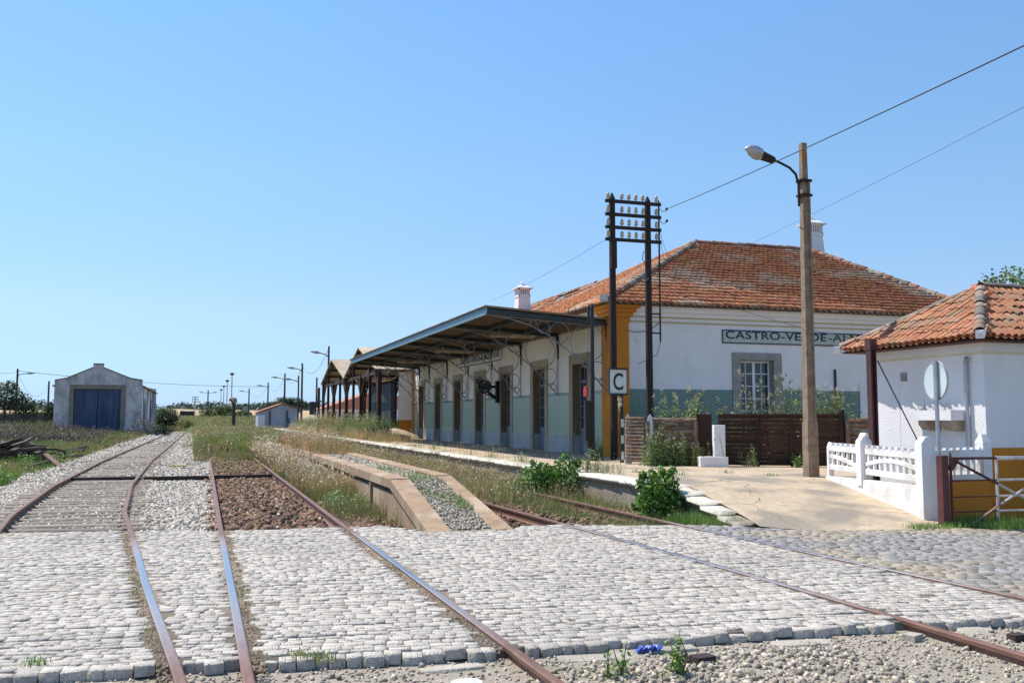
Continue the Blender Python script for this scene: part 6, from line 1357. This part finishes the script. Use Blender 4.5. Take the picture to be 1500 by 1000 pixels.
# trees
def tree(name, x, y, zb, lumps, n, size, m, label, th, tr=.2, cat='tree', group=None, shell=.3):
    t = thing(name, (x, y, zb), label, cat, group)
    leaf_cloud('crown', [(x + a, y + b, zb + c, rx, ry, rz) for a, b, c, rx, ry, rz in lumps], n, size, m, t, LEAFQ, shell)
    s = MB().tube([(x, y, zb - .3), (x + .05, y, zb + th * .5), (x, y, zb + th)], [tr, tr * .8, tr * .6], 7)
    for a, b, c, rx, ry, rz in lumps[:6]: s.tube([(x, y, zb + th * .75), (x + a * .5, y + b * .5, zb + (th + c) * .5), (x + a, y + b, zb + c)], [tr * .5, tr * .35, tr * .15], 5)
    s.build('trunk', m_bark, t); return t
tree('tree', -21.6, 120, .7, [(0, 0, 3.4, 2.2, 2, 1.5), (1.6, 0, 2.5, 1.6, 1.5, 1.3), (-1.4, 0, 3, 1.8, 1.8, 1.5), (2.6, 0, 1.7, 1.2, 1.2, 1.0), (.4, 0, 4.4, 1.1, 1.1, .8), (-2.5, 0, 2.2, 1.8, 1.5, 1.4)], 4200, .3, mat_leaf('olive_crown', (.1, .13, .06), (.06, .085, .04)), 'rounded olive-green tree cut by the left edge of the photo', 2.4)
tree('tree', -16.2, 121, .8, [(0, 0, 1.9, 1.4, 1.3, 1.1), (1, 0, 1.4, 1.2, 1.2, 1.0), (-.8, 0, 1.4, 1.1, 1.1, .9)], 2200, .25, g_dark, 'small dark bushy tree touching the left wall of the old shed', 1.2)
tree('bush', -4.6, 131, .2, [(0, 0, 1.4, 1.5, 1.4, 1.2), (-.8, 0, 1.0, 1.2, 1.2, 1.0), (.9, 0, 1, 1.1, 1.2, 1.0)], 2600, .24, g_dark, 'round dark bush just right of the old shed', .9, cat='bush')
tree('bush', -2.2, 126, .1, [(0, 0, .8, 1.0, 1, .7), (.7, 0, .6, .8, .8, .6)], 1200, .2, g_green, 'low yellow-green bush right of the round dark bush', .5, cat='bush')
shrub('bush', -5.1, 92, .1, [(-.4, 0, .8, .8, .8, .75), (.5, 0, .55, .7, .7, .5)], 1600, .12, mat_leaf('silver_shrub', (.22, .22, .2), (.12, .13, .12)), 'silvery shrub against the right corner of the old shed', 'bush', 8)
shrub('bush', -3.9, 93, .0, [(0, 0, .5, .8, .7, .5), (.7, 0, .35, .6, .6, .4)], 1300, .14, g_dark, 'low dark bush beside the curving track right of the silvery shrub', 'bush', 6)
for k, (x, y, w, h, lb) in enumerate(((2.5, 235, 5.5, 3.6, 'left part of the green thicket before the far wood'), (8.5, 232, 5, 2.6, 'low middle bushes of the green thicket before the far wood'), (5.4, 240, 3.5, 3.9, 'highest bush of the green thicket before the far wood'), (-9, 245, 5, 3, 'leftmost green bush of the thicket, nearest the old shed'))):
    zb = float(ground_z(x, y)); tree('bush', x, y, zb - .2, [(a * w * .3, 0, h * (.45 + .12 * math.sin(a * 3 + k)), w * .3, 2, h * .5) for a in (-1.2, -.4, .4, 1.1)], 2000, .42, mat_leaf('thicket_green', (.09, .15, .04), (.05, .1, .025)), lb, .8, cat='bush', group='far green thicket')
# umbrella pine: flat wide crown on a bare trunk
tree('umbrella_pine', 16.6, 200, .8, [(-2.6, 0, 3.3, 1.9, 1.8, .9), (-.6, 0, 4.2, 2.1, 1.8, 1.0), (1.6, 0, 4.2, 2.0, 1.8, .9), (3.3, 0, 3.5, 1.4, 1.5, .8), (.4, 0, 3.0, 1.6, 1.4, .7), (2.4, 0, 2.4, .9, 1, .7)], 5200, .3, g_dark, 'flat-topped umbrella pine rising behind the small white house', 3.0, .3)
tree('conifer', 17.8, 150, .3, [(0, 0, 1.0, .9, .9, .9), (0, 0, 1.9, .6, .6, .8), (0, 0, 2.6, .3, .3, .6)], 1200, .2, g_dark, 'small dark pointed conifer left of the black signal box', .8, .12)
tree('tree', 22.8, 21.5, ZP + .35, [(-.9, 0, 4.0, .7, .8, .45), (-.2, 0, 4.7, .8, .9, .6), (.9, 0, 4.5, .9, .9, .6), (1.9, 0, 4.4, .9, .9, .55), (.4, .3, 3.9, 1.3, 1.2, .7), (-1.6, 0, 3.9, .6, .6, .4), (2.9, 0, 4.3, .9, .9, .6)], 5200, .13, mat_leaf('citrus_leaf', (.17, .24, .05), (.09, .14, .03), island=.5), 'leafy tree top showing above the hut roof at the right edge', 3.6, .12)
# distant belt of holm oaks, read as one mass
L_ = []
for k in range(430):
    d = RNG.uniform(800, 1700); a = R(RNG.uniform(-42, 14)) if k < 330 else R(RNG.uniform(-180, 180)); x, y = d * math.sin(a), d * math.cos(a)
    z = float(ground_z(x, y)); s = RNG.uniform(5, 9.5) * (1.0 + .25 * math.sin(a * 23)); L_.append((x, y, z + s * .35, s * RNG.uniform(1, 1.9), s, s * RNG.uniform(.45, .7)))
leaf_cloud('far_wood', L_, 52000, 2.6, g_far, None, LEAFQ, .45, 0, kind='stuff')
for k in range(60):   # single oaks dotted over the fields
    pass
# ---- rubble on the left
rb = thing('timber_pile', (-6.4, 37, 0), 'heap of broken sleepers and scrap boards rotting in the grass at the left edge', 'timber heap')
for k in range(100):
    x, y = -6.8 + RNG.normal(0, .75), 38 + RNG.normal(0, 1.4); a = RNG.uniform(0, PI); ln = RNG.uniform(.5, 1.5); z = .05 + RNG.uniform(0, .7) * math.exp(-((x + 6.7) / .9) ** 2); up = RNG.normal(0, .14)
    d = Vector((math.cos(a), math.sin(a), up)) * ln / 2; c = Vector((x, y, z + .06))
    jitter(MB().beam(c - d, c + d, RNG.uniform(.08, .2), RNG.uniform(.05, .12)), .02, 3).build('board', m_timd if k % 3 == 0 else mat('rotten_brown_wood', (.22, .14, .1), (.1, .06, .045), scale=3, island=.4, bump=.8), rb)
jitter(MB().beam((-6.7, 38, .35), (-6.0, 38.6, .85), .09, .08), .02).build('board', m_slp, rb)
jitter(MB().tube([(-5.9, 38.2, .42), (-5.3, 39.2, .4), (-5.0, 39.6, .3), (-4.95, 39.4, .0)], .04, 6), .01).build('bent_rail', m_timd, rb)
for (a, b, lb_) in (((-5.9, 43.5, .1), (-5.45, 52.5, .12), 'rusty loose rail lying in the grass beside the ballast, the farther one'), ((-5.6, 41.5, .08), (-5.2, 47.5, .1), 'rusty loose rail lying in the grass beside the ballast, the nearer one'), ((-5.2, 33.0, .02), (-5.0, 37.2, .06), 'short dark baulk at the foot of the left ballast shoulder')): tag(jitter(MB().beam(a, b, .13, .14), .02).build('loose_rail', m_timd), lb_, 'scrap rail')
